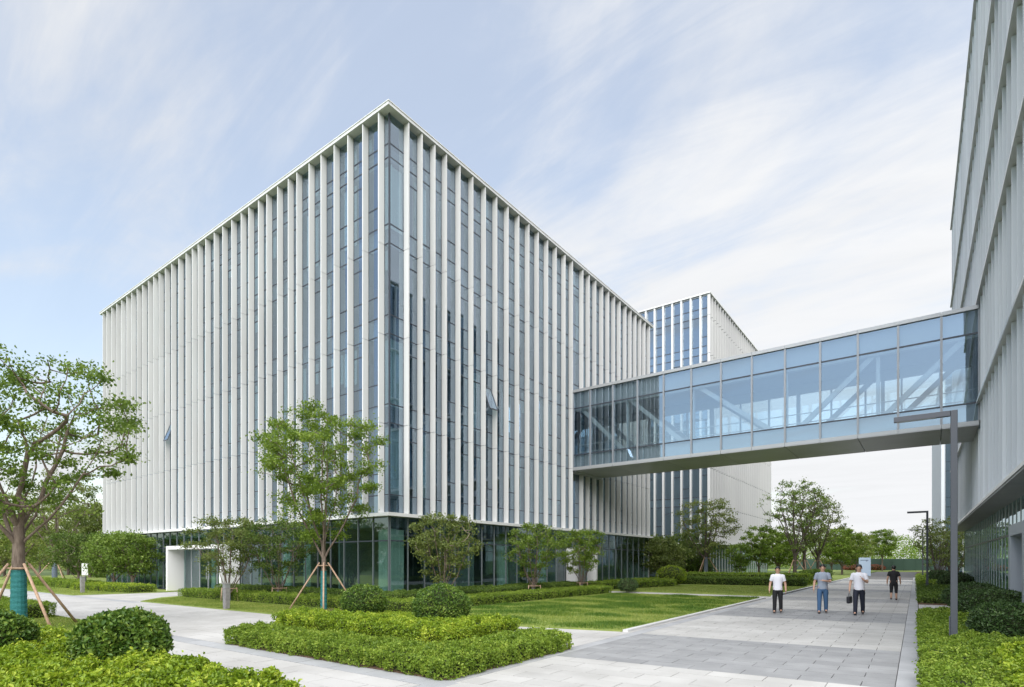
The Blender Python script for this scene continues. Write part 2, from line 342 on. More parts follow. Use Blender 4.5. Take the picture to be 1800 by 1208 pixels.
# the paved road with its light and dark bands
road = MB().prism([(-6.06, -6), (.08, -6), (.08, 128), (-6.06, 128)], -.05, -.03).build('road', 'mortar', kind='structure')
DARK = [(9.3, 13.5), (19.9, 24.2), (30.2, 33.2), (41, 44.5), (52, 55.5), (63, 66.5), (74, 77.5), (85, 88.5), (96, 99.5), (107, 110.5)]
SH = 0.07
rows = []; RH = .42; TL = 5.5 / 6.5
for j in range(int((127 + 4) / RH)):
    y0 = -3.96 + j * RH; yc = y0 + RH / 2
    m = 'tile_dark' if any(a <= yc < b for a, b in DARK) else 'tile_light'
    xs = [-5.75]
    first = TL / 2 if j % 2 else TL
    x = -5.75 + first
    while x < -.26: xs.append(x); x += TL
    xs.append(-.25)
    for a, b in zip(xs, xs[1:]):
        yo = SH * ((a + b) / 2 + 5.75)
        rows.append((a, b, y0 + yo, y0 + RH + yo, m, SH))
tiles(road, [t for t in rows if t[2] > 3.0 and (t[2] < 70)], 'paving_slab', 'paving_slabs')
rows = []
for j in range(95):
    y0 = 2.4 + j * .84
    rows.append((-.25, .07, y0, y0 + .84, 'strip', 0)); rows.append((-6.05, -5.75, y0, y0 + .84, 'strip', 0))
border = MB().box((-.249, -4, -.052), (.079, 128, -.032)).build('border_strip', 'mortar', kind='structure')
tiles(border, rows, 'border_slab', 'border_slabs')
# kerb and drain along the lawn
kerb = MB().box((-6.33, 13.8, -.05), (-6.14, 13.81, -.04)).build('kerb', 'kerb', kind='structure')
for a, b in ((13.75, 30.4), (32.5, 75)):
    y = a
    while y < b - .2:
        e = min(y + 1.0, b); box('kerbstone', (-6.30, y + .004, -.05), (-6.15, e - .004, .06), 'kerb', kerb); y = e
box('drain_channel', (-6.148, 13.75, -.05), (-6.06, 30.4, -.012), 'frame', kerb)
box('drain_channel', (-6.148, 32.5, -.05), (-6.06, 75, -.012), 'frame', kerb)
# pale paths
path = MB().prism([(-75, -8), (-6.06, -8), (-6.06, 34), (-75, 34)], -.06, -.034).build('path', 'mortar', kind='structure')
rows = []
for j in range(-10, 80):
    y0 = 6.48 + j * .45 if j >= 0 else 6.04 + j * .45; off = .45 if j % 2 else 0
    for i in range(66):
        x0 = -65.2 + off + i * .9; x1 = min(x0 + .9, -6.05)
        xc, yc = (x0 + x1) / 2, y0 + .22
        if x1 - x0 < .1: continue
        ok = not any(all(inside(px, py, P) for px in (x0 + .06, x1 - .06) for py in (y0 + .06, y0 + .39)) for P in (LAWN_MAIN, LAWN_BACK, LAWN_LEFT, LAWN_TREE, PLANTER, BED_FRONT))
        if yc > 16.3 and xc < -18.7: ok = False
        if yc > 33: ok = False
        if yc > 6.48 and y0 < 6.0: ok = False
        if not ok: continue
        rows.append((x0, x1, y0, y0 + .45, 'strip' if 10.75 < yc < 11.2 and xc < -29 else 'tile_path', 0))
tiles(path, rows, 'paving_slab', 'paving_slabs')
rows = [(-65.0 + i * .9 - .05, -65.0 + i * .9 + .85, 6.05, 6.47, 'strip', 0) for i in range(66)]
rows = [t for t in rows if not inside(t[0] + .4, 6.3, LAWN_TREE)]
bs = MB().box((-65, 6.06, -.055), (-6.06, 6.46, -.0335)).build('border_strip', 'mortar', kind='structure')
tiles(bs, rows, 'border_slab', 'border_slabs')
rows = [(.09, 2.2, 23.4 + i * .75, 24.15 + i * .75, 'tile_light', 0) for i in range(9)]
xp = MB().box((.09, 23.31, -.055), (2.9, 30.19, -.035)).build('path', 'mortar', kind='structure')
tiles(xp, rows, 'paving_slab', 'paving_slabs')

# ------------------------------------------------------------------ main building
def cam2w(r, f): return (f * FW[0] + r * RT[0], f * FW[1] + r * RT[1])
nb = math.hypot(735, 985)
CORNER = at(683, 24.07)
XB = cam2w(985 / nb, -735 / nb); RB = math.atan2(XB[1], XB[0])
def sL(px, Dd=24.07, cpx=683):
    k = (px - 900) / F; return ((cpx - 900) / F * Dd - k * Dd) / (k * 735 / nb + 985 / nb)
def sR(px, Dd=24.07, cpx=683):
    k = (px - 900) / F; return (k * Dd - (cpx - 900) / F * Dd) / (735 / nb - k * 985 / nb)
class Face:
    """s runs along the facade from the near corner, o outward from the outer plane"""
    def __init__(s, side): s.side = side
    def lohi(s, s0, s1, o0, o1, z0, z1):
        if s.side == 'L': return (-s1, -o1, z0), (-s0, -o0, z1)
        if s.side == 'R': return (o0, s0, z0), (o1, s1, z1)
        if s.side == 'W': return (-o1, s0, z0), (-o0, s1, z1)       # faces -x
def world_of(root, p):
    c, sn = math.cos(root.rotation_euler[2]), math.sin(root.rotation_euler[2])
    return (root.location[0] + p[0] * c - p[1] * sn, root.location[1] + p[0] * sn + p[1] * c, p[2])
def place_panes(root, panes, m, limit=300, tilt=0.25, name='glass_pane', stuff='glass_panes'):
    """panes: (lo, hi). the nearest become parts"""
    def size(t):
        lo, hi = t; c = world_of(root, [(a + b) / 2 for a, b in zip(lo, hi)])
        f = c[0] * FW[0] + c[1] * FW[1]; dims = sorted(b - a for a, b in zip(lo, hi))
        return -dims[1] * dims[2] / max(f, 1) ** 2
    panes = sorted(panes, key=size); mb = MB()
    for i, (lo, hi) in enumerate(panes):
        if i < limit:
            o = box(name, lo, hi, m, root)
            thin_y = (hi[1] - lo[1]) < (hi[0] - lo[0])
            a, b = R(rnd.gauss(0, tilt)), R(rnd.gauss(0, tilt))
            o.rotation_euler = (a, 0, b) if thin_y else (0, a, b)
        else: mb.box(lo, hi)
    if mb.n: mb.build(stuff, m, root, kind='stuff')

bld = thing('office_building', 'large white office block with slender vertical fins and glazed ground floor, left of the footbridge', 'office building', (CORNER[0], CORNER[1], 0), RB)
LF, RF = Face('L'), Face('R')
GL = -.32                                                     # glass plane
LEN_L, LEN_R = 34.25, 28.68
fl = [sL(p) for p in (180, 186.8, 195.2, 204, 212.5, 221.8, 230.2, 240, 249.5, 259.7, 269, 278.5, 289.5, 300.5, 313.2, 326, 336.8, 347.2, 360.5, 375.5, 390.3, 406.2, 422.8, 436.2, 453.2, 467.8, 486.8, 505.5, 520.5, 542, 563, 586, 610, 636.2, 664)]
fr = [sR(p) for p in (720, 743.5, 766, 786.2, 810, 832.5, 854.5, 874.5, 894.5, 913.2, 931, 947.5, 964, 979, 994.5, 1007.6, 1025.8, 1037, 1048.5, 1060.5, 1071.2, 1081.5, 1091.2, 1101.5, 1110.5, 1119, 1127.5, 1135, 1143)]
fl = sorted(fl); fr = sorted(fr)
FZ = [4.0, 7.96, 11.87, 15.83, 19.6, 21.5]
SILL = [4.81, 8.79, 12.70, 16.68, 20.2]
FT = .062                                                       # fin thickness
BR_S0, BR_W = sR(1008), 3.95                                   # footbridge on the right face
segs = []
for k in range(4):
    z0, z1 = FZ[k], FZ[k + 1] if k < 3 else 21.5
    for s in fl: segs.append(('L', s - FT, s, z0, z1))
    for s in fr:
        a, b = z0, z1
        if BR_S0 + .08 < s < BR_S0 + BR_W + .05:               # the bridge docks here
            if k == 1: continue
            if k == 2: a = 13.15
        segs.append(('R', s - FT, s, a, b))
def segsize(t):
    f = LF if t[0] == 'L' else RF; lo, hi = f.lohi(t[1], t[2], GL, 0, t[3], t[4]); c = world_of(bld, lo)
    return c[0] * FW[0] + c[1] * FW[1]
segs.sort(key=segsize); mb = MB()
for i, (sd, a, b, z0, z1) in enumerate(segs):
    f = LF if sd == 'L' else RF
    lo, hi = f.lohi(a, b, GL + .01, -.012, z0 + .012, z1 - .012)
    box('fin', lo, hi, 'fin', bld) if i < 300 else mb.box(lo, hi)
if mb.n: mb.build('fins', 'fin', bld, kind='stuff')
# bays, panes, frames, blinds
panes = []; fm = MB(); cur = MB()
def bay(f, s0, s1, kind, open_at=None):
    zs = [4.0]
    for i, zf in enumerate(FZ[1:5]):
        lo, hi = SILL[i], zf
        zs.append(lo)
        if kind in 'AB': zs.append(lo + .95)
        if kind in 'BD': zs.append(hi - .65)
        zs.append(hi)
    zs += [SILL[4], 21.5]
    for a, b in zip(zs, zs[1:]):
        if open_at and abs(a - open_at) < .6 and b - a > 1: continue
        panes.append(f.lohi(s0 + .012, s1 - .012, GL - .02, GL, a + .02, b - .02))
    for z in zs[1:-1]: fm.box(*f.lohi(s0, s1, GL - .05, GL + .014, z - .022, z + .022))
    for s in (s0, s1): fm.box(*f.lohi(s - .022, s + .022, GL - .06, GL + .02, 4.0, 21.5))
def curtains(f, s0, s1, amount):
    for i in range(5):
        zlo = SILL[i - 1] if i else 4.81
        zlo, zhi = (SILL[i], FZ[i + 1] - .08) if i < 4 else (20.2, 21.3)
        r = rnd.random()
        if r < amount:
            full = zlo if rnd.random() < .55 else zlo + rnd.uniform(.2, .75) * (zhi - zlo)
            w0 = s0 + .05; w1 = s1 - .05
            if rnd.random() < .35: w1 = w0 + (w1 - w0) * rnd.uniform(.35, .7)
            cur.box(*f.lohi(w0, w1, GL - .30, GL - .27, full, zhi))
kinds = {0: 'C', 1: 'A'}
for i in range(len(fl) - 1):
    k = ['A', 'B', 'A', 'B', 'D', 'C', 'B', 'A', 'C'][i % 9]
    bay(LF, fl[i] + .0 - FT / 2, fl[i + 1] - FT / 2, k); curtains(LF, fl[i], fl[i + 1], .36)
for i in range(len(fr) - 1):
    k = ['D', 'C', 'C', 'A', 'B', 'D', 'A', 'C', 'B'][i % 9]
    op = SILL[2 - 1] if i == 5 else None
    bay(RF, fr[i] - FT / 2, fr[i + 1] - FT / 2, k); curtains(RF, fr[i], fr[i + 1], .22)
bay(LF, .335, fl[0] - FT / 2, 'C'); bay(RF, .335, fr[0] - FT / 2, 'C')       # the glazed corner
bay(LF, fl[-1] - FT / 2, LEN_L - .35, 'C'); bay(RF, fr[-1] - FT / 2, LEN_R - .35, 'C')
place_panes(bld, panes, 'glass', tilt=.13)
fm.box((-.345, .295, 4.0), (-.295, .345, 21.5))
fm.build('window_frame', 'frame', bld, kind='stuff')
for f, s1 in ((LF, fl[0] + .3), (RF, fr[0] + .1)):              # pale blinds drawn in the corner rooms
    for i in (0, 1, 3): cur.box(*f.lohi(.5, s1, GL - .32, GL - .29, SILL[i], FZ[i + 1] - .1))
cur.build('window_blind', 'curtain', bld, kind='stuff')
# an awning sash pushed open on each face
def open_sash(f, s0, s1, z0, z1, ang):
    o = bpy.data.objects.new('open_window', None); 
    me = MB(); w, h = s1 - s0, z1 - z0
    me.box((-w / 2, -.02, -h), (w / 2, .02, -h + .05)).box((-w / 2, -.02, -.05), (w / 2, .02, 0)).box((-w / 2, -.02, -h + .05), (-w / 2 + .05, .02, -.05)).box((w / 2 - .05, -.02, -h + .05), (w / 2, .02, -.05))
    lo, hi = f.lohi(s0, s1, GL, GL, z0, z1)
    o = me.build('open_window', 'frame', bld, [(lo[0] + hi[0]) / 2, (lo[1] + hi[1]) / 2, z1])
    o.rotation_euler = Euler((R(ang) * (-1), 0, 0 if f.side == 'L' else R(90)))
    p = box('pane', (-w / 2 + .05, -.008, -h + .05), (w / 2 - .05, .008, -.05), 'glass', o)
open_sash(RF, sR(855.5) + .02, sR(874) - .16, 9.80, 11.15, 22)
open_sash(LF, sL(298.5), sL(290) - .1, 9.80, 11.15, 20)
# plates, slabs, rooms
def ring(name, z0, z1, o_out, o_in, m, kind=None, seg=None):
    """an L-shaped plate round both visible faces"""
    b = MB(); p = [(-LEN_L, -o_out), (o_out, -o_out), (o_out, LEN_R), (-o_in, LEN_R), (-o_in, o_in), (-LEN_L, o_in)]
    return b.prism(p, z0, z1).build(name, m, bld, kind=kind)
ring('roof_edge', 21.5, 21.64, .035, .5, 'fin')
ring('roof_coping', 21.64, 21.68, .06, .48, 'fin')
ring('base_ledge', 3.85, 4.0, .03, .6, 'fin')
for z0, z1 in ((7.98, 8.76), (11.89, 12.67), (15.85, 16.65), (19.62, 20.17), (4.02, 4.78)):
    MB().box((-LEN_L + .3, .52, z0), (-.52, LEN_R - .3, z1)).build('floor_slab', 'slab', bld)
MB().box((-LEN_L + .05, .45, 21.2), (-.45, LEN_R - .05, 21.49)).build('roof', 'slab', bld)
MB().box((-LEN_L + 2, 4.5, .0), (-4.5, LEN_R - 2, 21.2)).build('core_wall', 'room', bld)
back = MB().box((-LEN_L + .0, LEN_R - .25, 0), (-.3, LEN_R - .05, 21.5)).box((-LEN_L + .05, .5, 0), (-LEN_L + .25, LEN_R - .25, 21.5)).build('end_wall', 'fin', bld)
part = MB()
for s in np.arange(4.2, LEN_L - 2, 4.1): part.box(*LF.lohi(s, s + .12, -4.4, -.6, 0.0, 21.2))
for s in np.arange(6.2, LEN_R - 2, 4.1): part.box(*RF.lohi(s, s + .12, -4.4, -.6, 0.0, 21.2))
part.build('partition_wall', 'slab', bld)
# ground floor
gp = []; gm = MB(); gs = MB()
def ground_bays(f, s_list, z1, skip=None):
    for a, b in zip(s_list, s_list[1:]):
        if skip and a > skip[0] - .3 and b < skip[1] + .3:
            gp.append(f.lohi(a + .02, b - .02, -.36, -.335, 2.92, z1)); continue
        gp.append(f.lohi(a + .02, b - .02, -.36, -.335, .06, 2.76)); gp.append(f.lohi(a + .02, b - .02, -.36, -.335, 2.82, z1))
        gm.box(*f.lohi(a, b, -.37, -.33, 2.76, 2.82)); gm.box(*f.lohi(a, b, -.38, -.32, 0, .06))
    for s in s_list:
        if skip and skip[0] < s < skip[1]: gs.box(*f.lohi(s - .017, s + .017, -.34, -.29, 2.95, z1))
        else: gs.box(*f.lohi(s - .017, s + .017, -.34, -.29, .0, z1))
POR = (sL(412), sL(314))
ground_bays(LF, [.36 + i * 1.045 for i in range(33)], 3.85, POR)
ground_bays(RF, [.36 + i * 1.045 for i in range(28)], 3.85)
place_panes(bld, gp, 'glass_low', tilt=.12, name='lobby_pane', stuff='lobby_panes')
gm.box((-.37, .33, 0), (-.33, .37, 3.85))
gm.build('lobby_transom', 'frame', bld, kind='stuff'); gs.build('lobby_mullion', 'mullion', bld, kind='stuff')
MB().box((-LEN_L + .3, .45, -.03), (-.45, LEN_R - .3, .01)).build('lobby_floor', 'slab', bld)
MB().box((-LEN_L + .3, .45, 3.4), (-.45, LEN_R - .3, 3.84)).build('lobby_ceiling', 'room', bld)
cl = MB()
for s in np.arange(1.6, 30, 8.2): cl.tube((-s, 1.4, 0), (-s, 1.4, 3.4), .35, n=14)
for s in np.arange(9.8, 26, 8.2): cl.tube((-1.4, s, 0), (-1.4, s, 3.4), .35, n=14)
cl.build('lobby_column', 'curtain', bld, kind='stuff')
lb = MB()
for f, s0, s1 in ((LF, .42, 1.35), (RF, .42, 1.4), (RF, 12.3, 13.2), (LF, 6.6, 7.2)): lb.box(*f.lohi(s0, s1, -.62, -.58, .05, 3.3))
lb.build('lobby_curtain', 'curtain', bld, kind='stuff')
# entrance portals
def portal(f, s0, s1, depth, top, th, m, name='entrance_portal', parent=None, inner=-.3):
    pm = MB()
    for a, b in ((s0, s0 + th), (s1 - th, s1)): pm.box(*f.lohi(a, b, inner, depth, 0, top))
    pm.box(*f.lohi(s0 + th, s1 - th, inner, depth, top - th, top))
    o = pm.build(name, m, parent or bld)
    n = max(2, int((s1 - s0) / 1.1)); dd = (s1 - s0 - 2 * th) / n; fr_ = MB()
    for i in range(n):
        a = s0 + th + i * dd; lo, hi = f.lohi(a + .03, a + dd - .03, inner + .06, inner + .08, .05, top - th - .03)
        box('door_pane', lo, hi, 'glass_low', o)
        fr_.box(*f.lohi(a - .03, a + .03, inner + .03, inner + .11, 0, top - th))
        if i in (n // 2 - 1, n // 2):
            q = a + dd - .16 if i == n // 2 - 1 else a + .14
            hlo, hhi = f.lohi(q, q + .035, inner + .11, inner + .15, .8, 1.6); box('door_handle', hlo, hhi, 'silver', o)
    fr_.build('door_frame', 'silver', o)
portal(LF, POR[0], POR[1], .75, 2.85, .22, 'portal')
portal(RF, sR(1002.5), sR(1040), .45, 2.75, .2, 'portal')

# ------------------------------------------------------------------ footbridge
BX = (CORNER[0] - XB[1] * BR_S0, CORNER[1] + XB[0] * BR_S0)
brg = thing('footbridge', 'glazed enclosed footbridge spanning the walkway between the white block and the grey building', 'footbridge', (BX[0], BX[1], 0), RB)
TB = [0, 1.26, 2.85, 4.48, 6.12, 7.75, 9.40, 11.01, 12.63, 14.24, 15.85, 17.45, 19.05, 20.36]
ZT, ZU, ZW, ZG = 12.86, 11.83, 8.80, 8.0
panes = []
for a, b in zip(TB, TB[1:]):
    for y0, y1 in ((0, .024), (BR_W - .024, BR_W)):
        for z0, z1 in ((ZG + .02, ZW - .02), (ZW + .02, ZU - .02), (ZU + .02, ZT - .02)):
            panes.append(((a + .045, y0, z0), (b - .045, y1, z1)))
place_panes(brg, panes, 'glass_bridge', tilt=.10)
for t in TB:
    for y in (-.07, BR_W - .05): box('mullion', (t - .045, y, ZG - .0), (t + .045, y + .12, ZT), 'bridge_frame', brg)
for y in (-.02, BR_W - .02):
    for z in (ZW, ZU): box('transom', (0, y, z - .035), (20.36, y + .05, z + .035), 'frame', brg)
for a, b in zip(TB, TB[1:]):
    box('top_fascia', (a + .006, -.10, ZT), (b - .006, .12, ZT + .17), 'fascia', brg)
    box('bottom_fascia', (a + .006, -.10, ZG - .17), (b - .006, .10, ZG), 'fascia', brg)
    box('top_fascia', (a + .006, BR_W - .12, ZT), (b - .006, BR_W + .10, ZT + .17), 'fascia', brg)
    box('bottom_fascia', (a + .006, BR_W - .10, ZG - .17), (b - .006, BR_W + .10, ZG), 'fascia', brg)
for i in range(0, 13, 2):
    a, b = TB[i], TB[min(i + 2, 13)]
    box('soffit_panel', (a + .014, -.095, ZG - .21), (b - .014, BR_W + .095, ZG - .172), 'soffit', brg)
box('bridge_floor', (0, .10, ZG + .02), (20.36, BR_W - .10, ZW - .03), 'spandrel', brg)
box('bridge_roof', (0, .1, ZT + .02), (20.36, BR_W - .1, ZT + .15), 'fascia', brg)
box('ceiling', (0, .12, ZU + .06), (20.36, BR_W - .12, ZT), 'spandrel', brg)
box('ceiling_beam', (0, .2, ZU - .12), (20.36, .42, ZU + .12), 'steel', brg)
box('ceiling_beam', (0, BR_W - .42, ZU - .45), (20.36, BR_W - .2, ZU + .12), 'steel', brg)
nodes = [(.9, 5.0), (5.0, 1.7), (5.1, 9.0), (9.1, 12.4)]
def truss(y):
    lowz, hiz = ZG + .6, ZU + .05
    for a, b, up in ((.4, 3.6, 0), (3.8, 7.4, 0), (8.0, 12.2, 0), (13.1, 16.6, 1), (16.7, 20.0, 1)):
        z0, z1 = (lowz, hiz) if up else (hiz, lowz)
        MB().bar((a, y, z0), (b, y, z1), .16, .24).build('truss_brace', 'steel', brg)
    for t in (3.7, 7.75, 12.63, 16.65): box('truss_post', (t - .08, y - .07, lowz), (t + .08, y + .07, hiz), 'steel', brg)
truss(.34); truss(BR_W - .34)
for y in (.55, BR_W - .55):
    for z in (ZW + .25, ZW + .72): MB().tube((.1, y, z), (20.3, y, z), .028, n=8).build('handrail', 'steel', brg)
# ledge under the bridge end
box('docking_ledge', (-.30, .2, ZG - .32), (.06, BR_W, ZG - .215), 'fascia', brg)

# ------------------------------------------------------------------ grey building on the right
XR = 2.2
gb = thing('office_building', 'tall grey finned office building at the right edge, in shade beside the walkway', 'office building', (XR, 0, 0), 0)
WF = Face('W')
kx = XR / 1.95
def zline(px, py):                                 # height of the facade line through a photo point
    d = XR / ((px - 900) / F * RT[0] + FW[0]); return CH + (HY - py) / F * d
LV = [zline(1800, 822), zline(1800, 506), zline(1800, 195), zline(1788, 0), zline(1747, 0), zline(1715, 0)]
Y0, Y1 = 11.5, at(1672, XR / ((1672 - 900) / F * RT[0] + FW[0]))[1]
segs = []; y = Y0 + .3
BRY = (BX[1] - .6, BX[1] + BR_W + .2)
while y < Y1 - .2:
    for k in range(5):
        a, b = LV[k] + .14, LV[k + 1] - .02
        if BRY[0] + .25 < y < BRY[1] - .3:
            if a < 7.8 < b: segs.append((y, a, 7.7)); 
            if a < 13.1 < b: segs.append((y, 13.1, b))
            if (a < 7.8 < b) or (a < 13.1 < b) or (a > 7.8 and b < 13.1): continue
        segs.append((y, a, b))
    y += 1.06
segs.sort(key=lambda t: t[0]); mb = MB()
for i, (y, a, b) in enumerate(segs):
    lo, hi = WF.lohi(y, y + .07, -.32, -.02, a, b - .012)
    box('fin', lo, hi, 'fin_right', gb) if i < 300 else mb.box(lo, hi)
if mb.n: mb.build('fins', 'fin_right', gb, kind='stuff')
for k, z in enumerate(LV):
    if k == 0: continue
    y = Y0
    while y < Y1:
        e = min(y + 8.48, Y1)
        box('ledge' if k < 5 else 'roof_edge', (-.07, y + .005, z), (.34, e - .005, z + .11), 'fin_back', gb); y = e
gl = MB(); bk = MB()
panes = []
for k in range(5):
    y = Y0 + .3
    while y < Y1 - 1:
        panes.append(((.34, y + .05, LV[k] + .16), (.36, y + 1.08, LV[k + 1] - .02))); y += 1.06
place_panes(gb, panes, 'glass', tilt=.1)
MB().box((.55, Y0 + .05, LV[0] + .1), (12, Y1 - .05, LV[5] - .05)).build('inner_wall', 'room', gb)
MB().box((.3, Y0, LV[0] + .13), (12, Y0 + .05, LV[5])).box((.3, Y1 - .05, LV[0] + .13), (12, Y1, LV[5])).build('end_wall', 'fin_right', gb)
# undercroft soffit, recessed ground floor
box('base_ledge', (-.07, Y0, LV[0] + .0), (.30, Y1, LV[0] + .11), 'fin_back', gb)
y = Y0
while y < Y1:
    e = min(y + 1.06, Y1); box('soffit_panel', (-.04, y + .006, LV[0] - .06), (1.0, e - .006, LV[0] - .025), 'soffit', gb); y = e
GX = .75
gp = []; gs = MB()
y = Y0 + .2
while y < Y1 - .5:
    if not 20.0 < y < 22.4:
        gp.append(((GX + .06, y + .03, .05), (GX + .085, y + 1.03, 2.85)))
        box('mullion', (GX + .042, y - .025, 0), (GX + .09, y + .025, LV[0] - .065), 'silver', gb)
    gp.append(((GX + .06, y + .03, 2.95), (GX + .085, y + 1.03, LV[0] - .07)))
    y += 1.06
place_panes(gb, gp, 'glass_low', tilt=.15, name='lobby_pane', stuff='lobby_panes')
box('transom', (GX + .02, Y0, 2.86), (GX + .07, Y1, 2.94), 'frame', gb)
MB().box((6, Y0 + .1, 0), (6.2, Y1 - .1, LV[0] - .07)).build('core_wall', 'room', gb)
MB().box((GX + .1, Y0 + .1, -.02), (6, Y1 - .1, .02)).build('lobby_floor', 'slab', gb)
portal(WF, 20.0, 23.0, -.12, 2.96, .32, 'portal_grey', parent=gb, inner=-.95)

# ------------------------------------------------------------------ office block behind the bridge
D2 = 60.0
C2 = at(1248, D2)
bb = thing('office_building', 'pale office block behind the footbridge with blue glass front and ribbed side', 'office building', (C2[0], C2[1], 0), RB)
H2 = CH + (HY - 512) / F * D2
FZ2 = [4.0, 8.0, 12.0, 16.0, 20.0, 24.3, 28.4]
f2 = sorted([sL((a + b) / 2 / 7.55 + 1120, D2, 1248) for a, b in ((100, 125), (215, 243), (330, 355), (450, 475), (570, 597), (695, 720), (825, 850))])
stp = f2[1] - f2[0]
while f2[-1] < 22: f2.append(f2[-1] + stp)
E2 = sR(1358, D2, 1248)
for s in f2:
    lo, hi = LF.lohi(s - .1, s + .1, -.26, -.01, 4.0, H2 - .15); box('fin', lo, hi, 'fin_back', bb)
panes = []; fm = MB(); s_prev = .3
for i, s in enumerate(f2):
    zs = [4.0]
    for k in range(7):
        z = FZ2[k]
        top = FZ2[k + 1] if k < 6 else H2 - .15
        zs.append(z + .9)
        if (i + k) % 3 == 1 and k < 6: zs.append(top - .75)
        if (i * 2 + k) % 5 == 0 and k < 6: zs.append(z + 1.9)
        zs.append(top)
    zs = sorted(set(round(z, 2) for z in zs))
    for a, b in zip(zs, zs[1:]): panes.append(LF.lohi(s_prev + .1, s - .1, -.30, -.28, a + .03, b - .03))
    for z in zs[1:-1]: fm.box(*LF.lohi(s_prev, s, -.31, -.25, z - .04, z + .04))
    s_prev = s
place_panes(bb, panes, 'glass_back', tilt=.12)
fm.build('window_frame', 'frame', bb, kind='stuff')
rb_ = MB(); y = .1
while y < E2:
    for a, b in zip(FZ2, FZ2[1:] + [H2 - .15]): rb_.box((-.3, y, a + .03), (-.01, y + .07, b - .03))
    y += .96
rb_.build('side_fins', 'fin_back', bb, kind='stuff')
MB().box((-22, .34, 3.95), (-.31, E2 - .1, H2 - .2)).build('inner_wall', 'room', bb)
for z in FZ2[1:]:
    box('floor_slab', (-22, .325, z), (-.4, .339, z + .85), 'slab', bb)
MB().prism([(-22, -.04), (.04, -.04), (.04, E2), (-.32, E2), (-.32, .33), (-22, .33)], H2 - .15, H2).build('roof_edge', 'fin_back', bb)
MB().prism([(-22, -.03), (.03, -.03), (.03, E2), (-.32, E2), (-.32, .33), (-22, .33)], 3.82, 4.0).build('base_ledge', 'fin_back', bb)
gp = []; gs = MB()
for i in range(40):
    if .5 + i * 1.1 < E2 - 1: gp.append(RF.lohi(.5 + i * 1.1, 1.56 + i * 1.1, -.5, -.48, .05, 3.8)); gs.box(*RF.lohi(.47 + i * 1.1, .53 + i * 1.1, -.5, -.4, 0, 3.82))
    if i < 19: gp.append(LF.lohi(.5 + i * 1.1, 1.56 + i * 1.1, -.5, -.48, .05, 3.8)); gs.box(*LF.lohi(.47 + i * 1.1, .53 + i * 1.1, -.5, -.4, 0, 3.82))
place_panes(bb, gp, 'glass_low', tilt=.15, name='lobby_pane', stuff='lobby_panes')
gs.build('lobby_mullion', 'silver', bb, kind='stuff')
MB().box((-21, 4, 0), (-5, E2 - 2, 3.9)).build('core_wall', 'room', bb)

# far tower at the right
ft = thing('office_tower', 'distant pale tower with blue glass strip, seen under the footbridge behind the lamp posts', 'office building', (2.3, 79, 0), 0)
MB().box((.3, .4, 0), (16, 46, 24.0)).build('inner_wall', 'room', ft)
rb_ = MB(); y = .1
while y < 46: rb_.box((0, y, 4.0), (.29, y + .07, 24.0)); y += .96
rb_.build('side_fins', 'fin_right', ft, kind='stuff')
MB().box((-.03, -.02, 24.0), (16, 46, 24.2)).build('roof_edge', 'fin_back', ft)
panes = []
for i in range(7):
    for k in range(6):
        z = k * 4.0
        panes.append(((.38 + i * 1.6, .2, z + .04), (1.9 + i * 1.6, .23, z + 1.0))); panes.append(((.38 + i * 1.6, .2, z + 1.06), (1.9 + i * 1.6, .23, z + 3.96)))
    box('mullion', (.27 + i * 1.6, .12, 0), (.37 + i * 1.6, .3, 24.0), 'silver', ft)
place_panes(ft, panes, 'glass_back', tilt=.12)

# ------------------------------------------------------------------ vegetation
def rnorm(n): 
    v = rng.normal(size=(n, 3)); return v / np.linalg.norm(v, axis=1, keepdims=True)
def leaf_arrays(P, Nrm, size, asp=.55, flop=.8, fold=.25, fine=False):
    """one folded rhomb per point; Nrm is the outward direction"""
    n = len(P)
    d = Nrm * .55 + rnorm(n) * flop; d /= np.linalg.norm(d, axis=1, keepdims=True) + 1e-9
    u = np.cross(d, Nrm * .6 + rnorm(n) * .7); u /= np.linalg.norm(u, axis=1, keepdims=True) + 1e-9
    nn = np.cross(u, d)
    s = size[:, None]; wd = s * asp * .5
    if fine:
        a = P - d * s * .5; b = P + d * s * .5 - nn * s * .10; lift = nn * wd * fold
        l1 = P - d * s * .22 + u * wd * .78 + lift; l2 = P + d * s * .16 + u * wd + lift - nn * s * .02
        r1 = P - d * s * .22 - u * wd * .78 + lift; r2 = P + d * s * .16 - u * wd + lift - nn * s * .02
        V = np.stack([a, l1, l2, b, r2, r1], 1).reshape(-1, 3); k = (np.arange(n) * 6)[:, None]
        Q = np.concatenate([k + np.array([[0, 3, 2, 1]]), k + np.array([[0, 5, 4, 3]])], 1).reshape(-1, 4)
        return V, Q
    a = P - d * s * .5; b = P + d * s * .5; mid = P - d * s * .02
    l = mid + u * wd + nn * wd * fold; r = mid - u * wd + nn * wd * fold
    V = np.stack([a, r, b, l], 1).reshape(-1, 3)
    Q = np.arange(4 * n).reshape(n, 4)
    return V, Q
def edge_dist(X, Y, poly):
    d = np.full(X.shape, 1e9)
    for (x0, y0), (x1, y1) in zip(poly, poly[1:] + poly[:1]):
        ex, ey = x1 - x0, y1 - y0; t = np.clip(((X - x0) * ex + (Y - y0) * ey) / (ex * ex + ey * ey), 0, 1)
        d = np.minimum(d, np.hypot(X - x0 - t * ex, Y - y0 - t * ey))
    return d
def inside_np(X, Y, poly):
    c = np.zeros(X.shape, bool); j = len(poly) - 1
    for i in range(len(poly)):
        xi, yi = poly[i]; xj, yj = poly[j]
        if yi != yj:
            c ^= ((yi > Y) != (yj > Y)) & (X < (xj - xi) * (Y - yi) / (yj - yi) + xi)
        j = i
    return c
